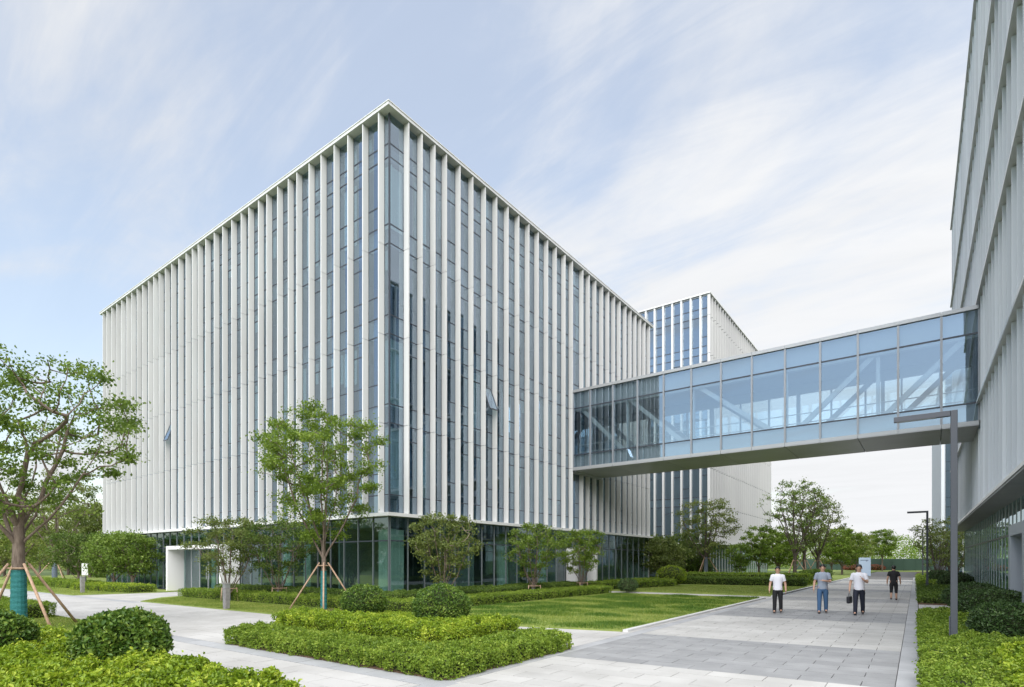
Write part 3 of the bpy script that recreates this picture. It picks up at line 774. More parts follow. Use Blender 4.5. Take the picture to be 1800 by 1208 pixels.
def poly_points(poly, n):
    xs = [p[0] for p in poly]; ys = [p[1] for p in poly]
    out = np.zeros((0, 2))
    while len(out) < n:
        c = np.column_stack([rng.uniform(min(xs), max(xs), n * 2), rng.uniform(min(ys), max(ys), n * 2)])
        out = np.concatenate([out, c[inside_np(c[:, 0], c[:, 1], poly)]])
    return out[:n]
def area(poly): return abs(sum(a[0] * b[1] - b[0] * a[1] for a, b in zip(poly, poly[1:] + poly[:1]))) / 2
def nearest(P, C):
    idx = np.empty(len(P), np.int64); dd = np.empty(len(P))
    for i in range(0, len(P), 20000):
        D = ((P[i:i + 20000, None, :] - C[None]) ** 2).sum(2); k = D.argmin(1); idx[i:i + 20000] = k; dd[i:i + 20000] = np.sqrt(D[np.arange(len(k)), k])
    return idx, dd
def shrink(poly, d):
    """move every vertex inward (simple mitre)"""
    n = len(poly); A = sum(a[0] * b[1] - b[0] * a[1] for a, b in zip(poly, poly[1:] + poly[:1])); sg = 1 if A > 0 else -1
    out = []
    for i in range(n):
        p0, p1, p2 = map(np.array, (poly[i - 1], poly[i], poly[(i + 1) % n]))
        e1 = (p1 - p0) / np.linalg.norm(p1 - p0); e2 = (p2 - p1) / np.linalg.norm(p2 - p1)
        n1 = np.array((-e1[1], e1[0])) * sg; n2 = np.array((-e2[1], e2[0])) * sg
        m = n1 + n2; m /= max(np.linalg.norm(m), .3); out.append(tuple(p1 + m * d / max(m @ n1, .45)))
    return out
def hedge(name, label, poly, h, m, dens=1400, leaf=.04, tuft=14, bump=.07, group=None, cat='hedge', seed=None, z0=.03, fine=False):
    A = area(poly); per = sum(math.dist(a, b) for a, b in zip(poly, poly[1:] + poly[:1]))
    n1 = int(A * dens); n2 = int(per * h * dens * 1.1)
    P = poly_points(poly, n1); C = poly_points(poly, max(6, int(A * tuft)))
    idx, dd = nearest(P, C); ed = edge_dist(P[:, 0], P[:, 1], poly)
    rt = math.sqrt(1 / tuft / 3.14) * 1.25; amp = rng.uniform(.3, 1.2, len(C)) * bump; ctint = rng.normal(0, .13, len(C))
    top = h + amp[idx] * (1 - (dd / rt) ** 2).clip(-1, 1) - .10 * (1 - (ed / .16).clip(0, 1)) ** 2
    z = top - rng.exponential(.028, n1)
    Nn = np.column_stack([(P - C[idx]) / rt * .8, np.full(n1, 1.0)])
    pts = [np.column_stack([P, z])]; nrm = [Nn]; tint = [ctint[idx]]
    segs_ = [(a, b, math.dist(a, b)) for a, b in zip(poly, poly[1:] + poly[:1])]
    sg = 1 if sum(a[0] * b[1] - b[0] * a[1] for a, b in zip(poly, poly[1:] + poly[:1])) > 0 else -1
    for a, b, ln in segs_:
        k = max(2, int(n2 * ln / per)); t = rng.random(k); zz = rng.random(k) ** .8 * h
        nx, ny = (b[1] - a[1]) / ln * sg, -(b[0] - a[0]) / ln * sg
        c_n = max(2, int(ln * h * tuft * 1.5)); ct = np.column_stack([rng.random(c_n) * ln, rng.random(c_n) * h])
        ci, cd = nearest(np.column_stack([t * ln, zz]), ct); bm = (1 - (cd / rt) ** 2).clip(-1, 1) * bump * rng.uniform(.4, 1.2, c_n)[ci]
        off = bm - rng.exponential(.03, k) - .005
        X = a[0] + (b[0] - a[0]) * t + nx * off; Y = a[1] + (b[1] - a[1]) * t + ny * off
        pts.append(np.column_stack([X, Y, zz])); nrm.append(np.column_stack([np.full(k, nx), np.full(k, ny), np.full(k, .45)])); tint.append(rng.normal(0, .13, c_n)[ci] - .02)
    P3 = np.concatenate(pts); Nn = np.concatenate(nrm); Nn /= np.linalg.norm(Nn, axis=1, keepdims=True); T = np.concatenate(tint)
    sp = rng.random(len(P3)) < .05; P3[sp] += Nn[sp] * rng.uniform(.01, .075, (sp.sum(), 1)) * (leaf / .045)
    P3[:, 2] += z0
    V, Q = leaf_arrays(P3, Nn, leaf * rng.uniform(.6, 1.4, len(P3)), flop=.75, fine=fine)
    T = (.46 + T * 1.2 + rng.normal(0, .20, len(T))).clip(0, 1)
    if fine: T = np.repeat(T, 2)
    root = thing(name, label, cat, (0, 0, 0), 0, group)
    link('foliage', mesh_np('foliage', V, Q, M[m], T), root, kind='stuff')
    MB().prism(shrink(poly, .14), z0 - .02, z0 + h - .10).build('shade_core', 'core', root)  # solid filler prism, near-black to paint the shade inside the hedge
    return root
def bush(label, x, y, r, h, m, n=9000, leaf=.05, zc=None, group=None, squash=1.0, name='round_bush', zb=.05, fine=False):
    """a clipped dome: widest a little below mid height"""
    c = np.array([x, y, zb + h * .50]); rad = np.array([r, r, h * .52])
    D = rnorm(int(n * 1.1)); D = D[D[:, 2] > -.80][:n]; n = len(D)
    C = rnorm(150); idx, dd = nearest(D, C); amp = rng.uniform(.2, 1, 150)
    k = 1 + (amp[idx] * (1 - (dd / .24) ** 2).clip(-1, 1)) * .085 - rng.exponential(.055, n) + .05 * np.sin(D[:, 0] * 5 + x) * np.cos(D[:, 1] * 4 + y) + rng.normal(0, .008, n)
    k += (rng.random(n) < .06) * rng.uniform(.02, .12, n)
    P = c + D * rad * k[:, None]
    Nn = D / rad; Nn /= np.linalg.norm(Nn, axis=1, keepdims=True); Nn[:, 2] += .25
    V, Q = leaf_arrays(P, Nn, leaf * rng.uniform(.6, 1.4, n), asp=.5, flop=.7, fine=fine)
    ct = rng.normal(0, .10, 150)
    root = thing(name, label, 'bush', (0, 0, 0), 0, group)
    link('foliage', mesh_np('foliage', V, Q, M[m], np.repeat((.45 + ct[idx] + rng.normal(0, .22, n)).clip(0, 1), 2 if fine else 1)), root, kind='stuff')
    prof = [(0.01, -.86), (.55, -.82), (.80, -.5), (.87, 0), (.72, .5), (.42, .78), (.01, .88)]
    MB().lathe([(a * r, b * h * .52) for a, b in prof], 18, c).build('dark_core', 'core', root, smooth=True)  # solid filler dome; its dark colour stands for shade behind the leaves
    st = MB()
    for i in range(7):
        a = i * .9; st.tube((x + .10 * math.cos(a) * r, y + .10 * math.sin(a) * r, 0), (x + .5 * r * math.cos(a), y + .5 * r * math.sin(a), zb + h * .32), .014, .009, 5)
    st.build('stem', 'bark', root)
    return root

def envelope(v, shape):
    if shape == 'vase': return (.34 + .66 * min(v / .55, 1) ** .8) * (1 if v < .6 else math.sqrt(max(0, 1 - ((v - .6) / .47) ** 2)))
    if shape == 'broad': return (.62 + .38 * min(v / .4, 1)) * (1 if v < .5 else math.sqrt(max(0, 1 - ((v - .5) / .55) ** 2)))
    return math.sqrt(max(0, 1 - ((v - .45) / .58) ** 2))
def tree(label, x, y, H, Rd, fork, r0, m, bark='bark', shape='vase', n_att=90, per=75, leaf=.085, limbs=6, sigma=.30, seed=1, bottom=None, wrap=None, multi=False, group=None, lean=(0, 0), name='tree', gaps=.2, dens=1.7, sg_=.74):
    rs = np.random.default_rng(seed); rr = random.Random(seed)
    zb = bottom if bottom is not None else fork + .35
    pos = [Vector((0, 0, 0))]; par = [-1]
    def add(p, q): pos.append(Vector(p)); par.append(q); return len(pos) - 1
    cur_ = 0; nseg = max(2, int(fork / .45))
    for i in range(1, nseg + 1):
        t = i / nseg; cur_ = add((lean[0] * t * fork + rr.gauss(0, .012), lean[1] * t * fork + rr.gauss(0, .012), fork * t), cur_)
    fk = cur_
    ends = []
    for i in range(limbs):
        az = 2 * math.pi * (i + rr.uniform(-.3, .3)) / limbs; v = rr.uniform(.45, .8); rad = Rd * envelope(v, shape) * rr.uniform(.35, .75)
        if i == 0: rad *= .25
        tgt = Vector((lean[0] * fork + rad * math.cos(az), lean[1] * fork + rad * math.sin(az), zb + (H - zb) * v))
        st = fk if not multi else 0
        q = st; steps = 7; p0 = pos[st].copy()
        if not multi and i % 2: q = max(1, fk - 1); p0 = pos[q].copy()
        for s in range(1, steps + 1):
            t = s / steps
            p = p0.lerp(tgt, t); side = math.sin(math.pi * t)
            p.x += .06 * side * (tgt.x - p0.x) + rr.gauss(0, .03 * H / 6); p.y += .06 * side * (tgt.y - p0.y) + rr.gauss(0, .03 * H / 6); p.z -= .03 * side * (H - fork)
            q = add(p, q)
            ends.append(q)
    att = []
    tries = 0
    md = Rd * 1.6 / (n_att ** (1 / 3)) * .75
    while len(att) < n_att and tries < 6000:
        tries += 1
        v = rs.random() ** .8; az = rs.random() * 6.283; rad = Rd * envelope(v, shape) * math.sqrt(rs.random()) * rs.uniform(.85, 1.08)
        p = Vector((lean[0] * fork + rad * math.cos(az), lean[1] * fork + rad * math.sin(az), zb + (H - zb) * v))
        if all((p - a).length > md for a in att): att.append(p)
        elif tries % 300 == 0: md *= .85
    att.sort(key=lambda p: (p - pos[fk]).length)
    tips = []
    lo_nodes = fk
    for a in att:
        best, bi = 1e9, fk
        for i in range(lo_nodes, len(pos)):
            p = pos[i]; dv = a - p; ds = dv.length
            if dv.z < -.15 * ds: ds *= 2.2
            if ds < best: best, bi = ds, i
        p0 = pos[bi].copy(); q = bi; st = 2 if best < .6 else 3
        for s in range(1, st + 1):
            t = s / st; p = p0.lerp(a, t); p.z += -.10 * best * math.sin(math.pi * t) ; p.x += rr.gauss(0, .03) * (s < st); p.y += rr.gauss(0, .03) * (s < st)
            q = add(p, q)
        tips.append(q)
    n = len(pos); wgt = np.zeros(n); 
    for t in tips: wgt[t] = 1
    for i in range(n - 1, 0, -1): wgt[par[i]] += max(wgt[i], .3) if wgt[i] == 0 else wgt[i]
    wgt = np.maximum(wgt, .3); ex = .53
    rad = r0 * (wgt / wgt[0]) ** ex; rad = np.maximum(rad, .0055 + .0004 * H)
    for i in range(0, nseg + 1): rad[i] = r0 * (1.12 - .25 * i / nseg) if not multi else rad[i]
    # tubes
    Pn = np.array([tuple(p) for p in pos]); I = np.arange(1, n); J = np.array(par)[1:]
    d = Pn[I] - Pn[J]; ln = np.linalg.norm(d, axis=1, keepdims=True) + 1e-6; d /= ln
    u = np.cross(d, np.where(np.abs(d[:, 2:3]) < .9, np.array([[0, 0, 1.]]), np.array([[1., 0, 0]]))); u /= np.linalg.norm(u, axis=1, keepdims=True); vv = np.cross(d, u)
    K = 8; th = np.arange(K) / K * 2 * np.pi
    ra = np.minimum(rad[J], rad[I] * 1.6)[:, None, None]; rb = rad[I][:, None, None]
    circ = u[:, None] * np.cos(th)[None, :, None] + vv[:, None] * np.sin(th)[None, :, None]
    A_ = (Pn[J] - d * .3 * ra[:, :, 0])[:, None] + circ * ra; B_ = (Pn[I] + d * .3 * rb[:, :, 0])[:, None] + circ * rb
    V = np.concatenate([A_, B_], 1).reshape(-1, 3); k0 = np.arange(K); qd = np.stack([k0, (k0 + 1) % K, K + (k0 + 1) % K, K + k0], 1)
    Q = (qd[None] + (np.arange(len(I)) * 2 * K)[:, None, None]).reshape(-1, 4)
    root = thing(name, label, 'tree', (x, y, 0), 0, group)
    link('trunk', mesh_np('trunk', V, Q, M[bark], smooth=True), root)
    # leaves
    T = Pn[np.array(tips)]
    extra = []
    per = int(per * dens); leaf *= 1.25; sigma *= sg_
    cnt = rs.integers(int(per * .5), int(per * 1.5), len(T)); cnt[rs.random(len(T)) < gaps] //= 4
    cid = np.repeat(np.arange(len(T)), cnt); nL = len(cid)
    sg = sigma * rs.uniform(.7, 1.25, len(T))[cid][:, None]
    P = T[cid] + rs.normal(size=(nL, 3)) * sg * np.array([1, 1, .55])
    Nn = np.tile(np.array([[0, 0, 1.]]), (nL, 1)) + rnorm(nL) * .5
    ctr = np.array([0, 0, zb + (H - zb) * .4]); ou = P - ctr; Nn += .35 * ou / (np.linalg.norm(ou, axis=1, keepdims=True) + .1)
    Nn /= np.linalg.norm(Nn, axis=1, keepdims=True)
    V, Q = leaf_arrays(P, Nn, leaf * rs.uniform(.6, 1.3, nL), asp=.6, flop=1.0)
    tint = (.46 + rs.normal(0, .11, len(T))[cid] + rs.normal(0, .17, nL)).clip(0, 1)
    link('crown', mesh_np('crown', V, Q, M[m], tint), root, kind='stuff')
    if wrap:
        wm, wh = wrap; mbw = MB(); prof = []
        nr = int(wh / .07)
        for i in range(nr + 1):
            t = i / nr; prof.append((r0 * (1.12 - .25 * t * wh / fork) + .018 + (.008 if i % 2 else 0), wh * t + .01))
        prof.append((r0 * .6, wh + .012)); mbw.lathe(prof, 14)
        o = mbw.build('trunk_wrap', wm, root, smooth=False)
    return root
def stakes(label, x, y, top, foot, n=4, phase=0.4, r0=.1, group='wooden tree stakes'):
    root = thing('tree_stake', label, 'tree stake', (x, y, 0), 0, group)
    for i in range(n):
        a = phase + 2 * math.pi * i / n; c, s = math.cos(a), math.sin(a)
        MB().tube((foot * c, foot * s, -.03), (r0 * 1.25 * c, r0 * 1.25 * s, top + .08), .022 + .09 * r0, .018 + .08 * r0, 9).build('pole', 'pole', root, smooth=True)
    for i in range(n):
        a = phase + 2 * math.pi * i / n; b = phase + 2 * math.pi * (i + 1) / n; q = r0 * 1.25 + .05
        MB().tube((q * math.cos(a), q * math.sin(a), top - .04), (q * math.cos(b), q * math.sin(b), top - .04), .02, n=6).build('tie_bar', 'pole', root)
    return root
def frame_stake(label, x, y, h=.62, w=.36, group='low stake frames round young trees'):
    root = thing('tree_stake', label, 'tree stake', (x, y, 0), rnd.uniform(-.3, .3), group)
    for i in range(3):
        a = .5 + i * 2.094; c, s = math.cos(a), math.sin(a)
        MB().tube((w * 1.15 * c, w * 1.15 * s, 0), (w * c, w * s, h + .05), .022, n=7).build('pole', 'pole', root, smooth=True)
    for i in range(3):
        a = .5 + i * 2.094; b = a + 2.094
        MB().tube((w * math.cos(a), w * math.sin(a), h), (w * math.cos(b), w * math.sin(b), h), .017, n=7).build('tie_bar', 'pole', root)
    return root

# beds and hedges
hedge('lime_hedge', 'yellow-green clipped ground hedge filling the bottom left corner of the view', [(-5.95, 3.95), (-6.1, 1.2), (-18, 1.2), (-18, 3.95)], .38, 'lime', 2400, .055, 13, .15, fine=True)
hedge('low_hedge', 'low front hedge wrapping the corner of the central planter beside the paving', [(-12.65, 6.47), (-5.93, 6.47), (-5.93, 10.35), (-7.05, 10.5), (-7.05, 7.55), (-13.1, 7.55)], .34, 'hedge', 3000, .042, 22, .09, fine=True, z0=.0)
hedge('lime_hedge', 'bright lime inner hedge of the central planter, behind the low front hedge', [(-13.5, 8.2), (-7.6, 8.2), (-7.6, 10.8), (-8.7, 11.0), (-8.7, 9.45), (-14.2, 9.45)], .48, 'lime', 2500, .045, 18, .10, fine=True)
hedge('ground_cover', 'low lime ground cover at the feet of the two ball shrubs in the planter', [(-14.1, 9.7), (-8.95, 9.7), (-8.95, 11.2), (-9.4, 12.3), (-15, 12.3), (-14.7, 10.8)], .24, 'lime', 1800, .042, 20, .07)
hedge('clipped_hedge', 'long outer clipped hedge between the lawn and the white building', [(-31.4, 13.6), (-15.6, 13.6), (-14.6, 14.5), (-14.5, 30.2), (-15.7, 30.2), (-15.8, 14.9), (-31.4, 14.7)], .42, 'hedge', 1100, .05, 12, .06)
hedge('clipped_hedge', 'taller darker inner hedge right against the white building glazing', [(-30.6, 15.05), (-16.3, 15.05), (-16.3, 30.6), (-17.9, 30.6), (-17.9, 16.2), (-30.6, 16.2)], .58, 'hedge_dark', 900, .055, 10, .08)
hedge('clipped_hedge', 'short hedge on the lawn behind the staked tree at the left edge', [(-31, 5.1), (-22.9, 5.1), (-22.9, 6.15), (-31, 6.15)], .48, 'hedge', 1100, .05, 12, .06)
hedge('clipped_hedge', 'yellow-green hedge ending beside the entrance path, left of the portal', [(-45, 12.9), (-37.5, 13.5), (-37.4, 15.0), (-45, 14.4)], .45, 'lime', 700, .06, 10, .07)
hedge('clipped_hedge', 'dark green hedge along the left lawn behind the small bollard', [(-62, 13.6), (-45.4, 13.4), (-45.4, 14.8), (-62, 15.4)], .5, 'hedge', 550, .07, 8, .07)
hedge('ground_cover', 'low green ground cover bed at the right, round the big lamp post', [(.12, 5.5), (2.15, 5.5), (2.15, 23.1), (.12, 23.1)], .27, 'hedge', 2000, .045, 16, .10, fine=True)
hedge('ground_cover', 'low green bed beyond the side path, round the second lamp post', [(.12, 30.4), (2.1, 30.4), (2.1, 46), (.12, 46)], .32, 'hedge_dark', 700, .065, 10, .08)
hedge('ground_cover', 'strip of green planting along the walkway near the farthest lamp post', [(.12, 48), (2.1, 48), (2.1, 80), (.12, 80)], .45, 'hedge', 300, .10, 6, .08)
hedge('lime_hedge', 'bright lime patch of hedge in the bottom right corner', [(1.05, 8.6), (2.4, 8.6), (2.5, 12.7), (1.2, 12.9)], .42, 'lime', 2200, .058, 14, .14, fine=True)
hedge('clipped_hedge', 'front hedge row at the back edge of the second lawn', [(-17.5, 45.2), (-6.7, 46.4), (-6.7, 48), (-17.5, 46.8)], .6, 'hedge_dark', 420, .09, 7, .07)
hedge('clipped_hedge', 'rear lighter hedge row behind the second lawn, under the trees', [(-17.5, 48), (-6.9, 49.5), (-6.9, 52), (-17.5, 50.5)], .85, 'hedge', 320, .10, 6, .08)
hedge('clipped_hedge', 'hedge curving along the far half of the white building beside the cross path', [(-18, 33.2), (-16.4, 33.2), (-14.6, 41), (-15.6, 44.5), (-17.8, 44.5)], .5, 'hedge', 500, .075, 8, .08)
hedge('clipped_hedge', 'rounded hedge block beside the walkway behind the man in grey', [(-8.5, 56), (-6.6, 56), (-6.6, 62), (-8.5, 62)], 1.0, 'hedge_dark', 260, .11, 6, .10)

def B(px, d): return at(px, d)
x, y = B(216, 8.7); bush('large glossy ball shrub in the lime hedge, bottom left', x, y, .63, .98, 'bush', 10500, .075, zb=.10, fine=True)
x, y = B(-12, 9.3); bush('dark shrub cut by the left edge of the view, in the lime hedge', x, y, .55, .98, 'bush', 7000, .07, fine=True)
x, y = B(640, 17.5); bush('farther of two ball shrubs in the central planter', x, y, .69, 1.02, 'bush', 9000, .055, zb=.10)
x, y = B(777, 15.0); bush('nearer ball shrub in the central planter, right of its twin', x, y, .74, 1.12, 'bush', 11500, .055, zb=.10)
for lab, px, d, r, h in (('nearest dark dome shrub at the right edge, above the lime patch', 1778, 12.0, .72, .92), ('second dark dome shrub behind the lamp post base on the right', 1747, 16.6, .90, .98), ('third dark dome shrub, against the grey portal side', 1712, 20.5, .92, 1.02),
                        ('fourth dark dome shrub just beyond the side path', 1681, 36, .95, 1.1), ('fifth dark dome shrub, half hidden by the second lamp post', 1655, 42, .8, 1.15), ('sixth small dark dome shrub farthest along the grey building', 1648, 50, .8, 1.1)):
    x, y = B(px, d); bush(lab, x, y, r, h, 'bush_dark', int(9000 if d < 25 else 3500), .06 if d < 25 else .09, group='dome shrubs along the grey building')
x, y = B(1180, 44); bush('round lime shrub beside the far corner of the white building', x, y, 1.1, 1.5, 'lime', 3500, .09)
x, y = B(1228, 57); bush('dark round shrub left of the slate wrapped tree trunk', x, y, 1.5, 2.3, 'bush_dark', 3500, .12)
x, y = B(1104, 34); bush('dark small shrub at the end of the inner hedge', x, y, .6, .8, 'bush_dark', 2500, .07)

# trees
tree('large spreading tree in front at the left edge with teal wrapped trunk', *at(33, 15.4), 7.4, 3.05, 2.75, .15, 'tree', n_att=125, per=110, leaf=.08, limbs=9, sigma=.29, seed=21, bottom=3.2, wrap=('wrap', 1.62), shape='vase', gaps=.3)
stakes('four long wooden poles propping the teal wrapped tree at the left edge', *at(33, 15.4), 1.72, 1.5, 4, .245, .19)
tree('tall slender tree before the corner of the white building, propped by poles', *at(569, 21.4), 7.55, 2.4, 2.45, .09, 'tree_light', n_att=105, per=150, leaf=.08, limbs=8, sigma=.28, seed=8, bottom=2.7, wrap=('wrap', 1.5))
stakes('three wooden poles propping the slender tree before the building corner', *at(569, 21.4), 1.75, 1.28, 4, -.63, .12)
small = [('young tree with upright stems right behind the grey stone bollard', 402, 26.0, 3.9, 1.75, 'tree_olive', 31), ('dense dark young tree just left of the slender staked tree', 490, 26.3, 3.8, 1.95, 'tree_dark', 32),
         ('young fan shaped tree in the hedge right of the building corner', 780, 23.3, 3.7, 1.55, 'tree_olive', 33), ('young tree by the glazing, second to the right from the corner', 938, 28.9, 3.75, 1.5, 'tree', 34),
         ('fresh green young tree in front of the side entrance portal', 1022, 33, 3.65, 1.5, 'tree_light', 35)]
for lab, px, d, H, rd, m, sd in small:
    x, y = at(px, d)
    tree(lab, x, y, H, rd, .62, .065, m, n_att=80, per=70, leaf=.075, limbs=10, sigma=.21, seed=sd, bottom=1.15, wrap=('wrap_grey', .5), group='young trees along the hedges')
    if px != 402: frame_stake(lab.replace('young tree', 'stake frame holding the young tree').replace('dense dark stake', 'low stake').replace('fresh green stake', 'low stake').replace('young fan shaped tree', 'low stake frame holding the fan shaped tree'), x, y)
x, y = at(402, 26.0); frame_stake('low stake frame holding the young tree behind the stone bollard', x, y)
mids = [('low leafy tree before the far left end of the white facade', 200, 38, 3.7, 1.7, 'tree', 41, 1.1), ('bushy dark tree left of the white facade, behind the small bollard', 138, 43, 4.0, 2.2, 'tree_dark', 42, 1.0), ('thin green tree by the glazing between the dark tree and portal', 232, 37, 3.7, 1.5, 'tree', 43, 1.0)]
for lab, px, d, H, rd, m, sd, fk in mids:
    tree(lab, *at(px, d), H, rd, fk, .09, m, n_att=70, per=75, leaf=.12, limbs=7, sigma=.34, seed=sd, bottom=1.1, shape='broad')
tree('staked tree with slate wrapped trunk on the left lawn, behind the big one', *at(96, 49), 9.6, 3.6, 3.0, .17, 'tree_olive', n_att=80, per=60, leaf=.15, limbs=7, sigma=.42, seed=51, bottom=3.2, wrap=('wrap_grey', 1.8))
stakes('wooden poles propping the slate wrapped tree on the left lawn', *at(96, 49), 1.85, 1.6, 3, .2, .2)
tree('thin tree at far left behind the large front tree', *at(42, 58), 8.5, 3.3, 3.0, .13, 'tree_yellow', n_att=60, per=60, leaf=.18, limbs=6, sigma=.45, seed=52, bottom=3.0)
stakes('leaning pale pole stake of the thin tree at far left', *at(42, 58), 2.0, 1.9, 3, -.1, .14)
far_left = [('yellow sunlit tree behind the left lawn', 8, 74, 7.5, 4.5, 'tree_yellow', 53), ('sunlit tree far behind the slate wrapped tree', 120, 82, 9.5, 4.2, 'tree_yellow', 54), ('green tree closing the view at far left', -60, 66, 8.5, 4.6, 'tree', 55), ('upright tree beside the far left corner of the white building', 158, 66, 8.6, 2.3, 'tree_olive', 56), ('bushy tree behind the tall hedge at far left', 70, 95, 8, 4.5, 'tree', 57)]
for lab, px, d, H, rd, m, sd in far_left:
    tree(lab, *at(px, d), H, rd, 1.8, .16, m, n_att=80, per=48, leaf=.24, limbs=7, sigma=.62, seed=sd, bottom=1.5, shape='broad', gaps=.1)
hedge('tall_hedge', 'tall dark hedge wall closing the lawn at far left', [(-105, 30), (-62, 22.5), (-62, 25), (-105, 33)], 2.3, 'hedge_dark', 90, .20, 3, .2)
# right hand middle distance
tree('slate wrapped tree in front of the pale block corner, beyond the bridge', *at(1241, 52), 7.5, 2.7, 2.6, .16, 'tree_olive', 'bark_dark', n_att=95, per=50, leaf=.13, limbs=9, sigma=.34, seed=61, bottom=2.3, wrap=('wrap_grey', 2.3))
stakes('pale poles propping the slate wrapped tree beyond the bridge', *at(1241, 52), 2.2, 1.6, 3, .2, .18)
tree('low dark spreading tree between the two office blocks', *at(1162, 47), 3.9, 2.1, .7, .12, 'tree_olive', 'bark_dark', n_att=80, per=70, leaf=.14, limbs=8, sigma=.38, seed=62, bottom=1.0, shape='broad')
tree('dark bushy tree under the slate wrapped tree crown', *at(1208, 56), 4.6, 2.5, .8, .12, 'tree_dark', 'bark_dark', n_att=80, per=70, leaf=.15, limbs=8, sigma=.4, seed=63, bottom=1.1, shape='broad')
tree('dark tree in the gap behind the far corner of the white building', *at(1140, 58), 4.4, 2.3, .8, .12, 'tree_dark', 'bark_dark', n_att=70, per=60, leaf=.16, limbs=8, sigma=.42, seed=69, bottom=1.0, shape='broad')
tree('small shrubby tree before the ribbed side of the pale block', *at(1299, 56), 3.6, 1.35, .5, .08, 'tree', 'bark_dark', n_att=50, per=60, leaf=.13, limbs=7, sigma=.25, seed=64, bottom=1.0)
tree('sparse tufted tree before the far end of the ribbed side', *at(1334, 56), 5.3, 1.7, 1.7, .10, 'tree', 'bark_dark', n_att=52, per=60, leaf=.15, limbs=7, sigma=.24, seed=65, bottom=1.9)
big = [('tallest tree beside the walkway with three poles at its foot', 1397, 55, 9.9, 3.3, 'tree', 66, 2.7), ('tree with a dark straight trunk, middle of the tall cluster', 1414, 58, 9.4, 2.6, 'tree_olive', 67, 3.1), ('right hand tree of the tall cluster behind the man in grey', 1438, 60, 8.4, 2.6, 'tree_olive', 68, 2.4)]
for lab, px, d, H, rd, m, sd, fk in big:
    tree(lab, *at(px, d), H, rd, fk, .17, m, 'bark_dark', n_att=110, per=26, leaf=.14, limbs=9, sigma=.32, seed=sd, bottom=3.0, group='tall trees beside the walkway')
    stakes('poles propping the ' + lab, *at(px, d), 2.0, 1.5, 3, sd * .7, .18)
more = [('bushy tree behind the ribbed block end, left of the tall cluster', 1368, 66, 5.2, 2.4, 'tree_light', 71), ('light green tree right of the tall cluster', 1480, 80, 6.4, 2.9, 'tree_light', 72), ('yellowish tree on the left of the walkway end', 1462, 92, 7.4, 3.4, 'tree_yellow', 73), ('slim pale trunked tree in front of the green fence', 1551, 112, 8.2, 2.7, 'tree_light', 74), ('yellow green tree just left of the blue sign', 1505, 105, 7.2, 3.2, 'tree_yellow', 75)]
for lab, px, d, H, rd, m, sd in more:
    tree(lab, *at(px, d), H, rd, 1.6 if sd != 74 else 3.0, .13, m, n_att=80, per=50, leaf=.22, limbs=7, sigma=.45, seed=sd, bottom=1.6 if sd != 74 else 3.2, shape='broad')
tree('multi stemmed bare tree behind the lamp posts on the right', *at(1650, 49), 5.6, 2.0, .35, .12, 'tree_olive', 'bark_dark', n_att=110, per=26, leaf=.12, limbs=14, sigma=.26, seed=81, bottom=1.6, name='tree')
tree('second multi stemmed tree against the distant tower foot', *at(1676, 55), 5.0, 2.2, .35, .12, 'tree_olive', 'bark_dark', n_att=90, per=36, leaf=.13, limbs=12, sigma=.3, seed=82, bottom=1.4)

# far woods
def wood(name, label, spans, m, seed, leaf=.36, k=1000):
    rs = np.random.default_rng(seed); P = []; N_ = []
    for (x, y, h, r) in spans:
        D = rnorm(k)
        P.append(np.array([x, y, h * .5]) + D * np.array([r, r, h * .52]) * rs.uniform(.8, 1.06, (k, 1))); N_.append(D)
    P = np.concatenate(P); N_ = np.concatenate(N_)
    V, Q = leaf_arrays(P, N_, leaf * rs.uniform(.6, 1.4, len(P)), asp=.8, flop=.8)
    ct = rs.normal(0, .16, len(spans)); T = (.5 + np.repeat(ct, k) + rs.normal(0, .18, len(P))).clip(0, 1)
    o = link(name, mesh_np(name, V, Q, M[m], T)); return tag(o, label, 'wood', kind='stuff')
spans = []
for i in range(46):
    px = 1300 + i * 12 + rnd.uniform(-8, 8); d = rnd.uniform(150, 185); x, y = at(px, d); spans.append((x, y, rnd.uniform(6.5, 10.5), rnd.uniform(3.5, 5.5)))
wood('wood', 'sunlit green wood behind the fence at the end of the walkway', spans, 'tree_light', 3)
spans = []
for i in range(40):
    px = -330 + i * 13 + rnd.uniform(-8, 8); d = rnd.uniform(120, 160); x, y = at(px, d); spans.append((x, y, rnd.uniform(5, 9), rnd.uniform(3.5, 5.5)))
wood('wood', 'pale sunlit wood far behind the left lawn', spans, 'tree_yellow', 4)
spans = []
for i in range(60):                                             # trees behind the camera, mirrored in the glazing
    a = R(150 + i * 2.6); d = rnd.uniform(38, 60); spans.append((-28 + d * math.cos(a) * 1.1, -2 - abs(d * math.sin(a)), rnd.uniform(5, 10), rnd.uniform(2.5, 4)))
wood('wood', 'belt of trees behind the viewer, mirrored in the lobby glass', spans, 'tree_dark', 6, .4, 700)

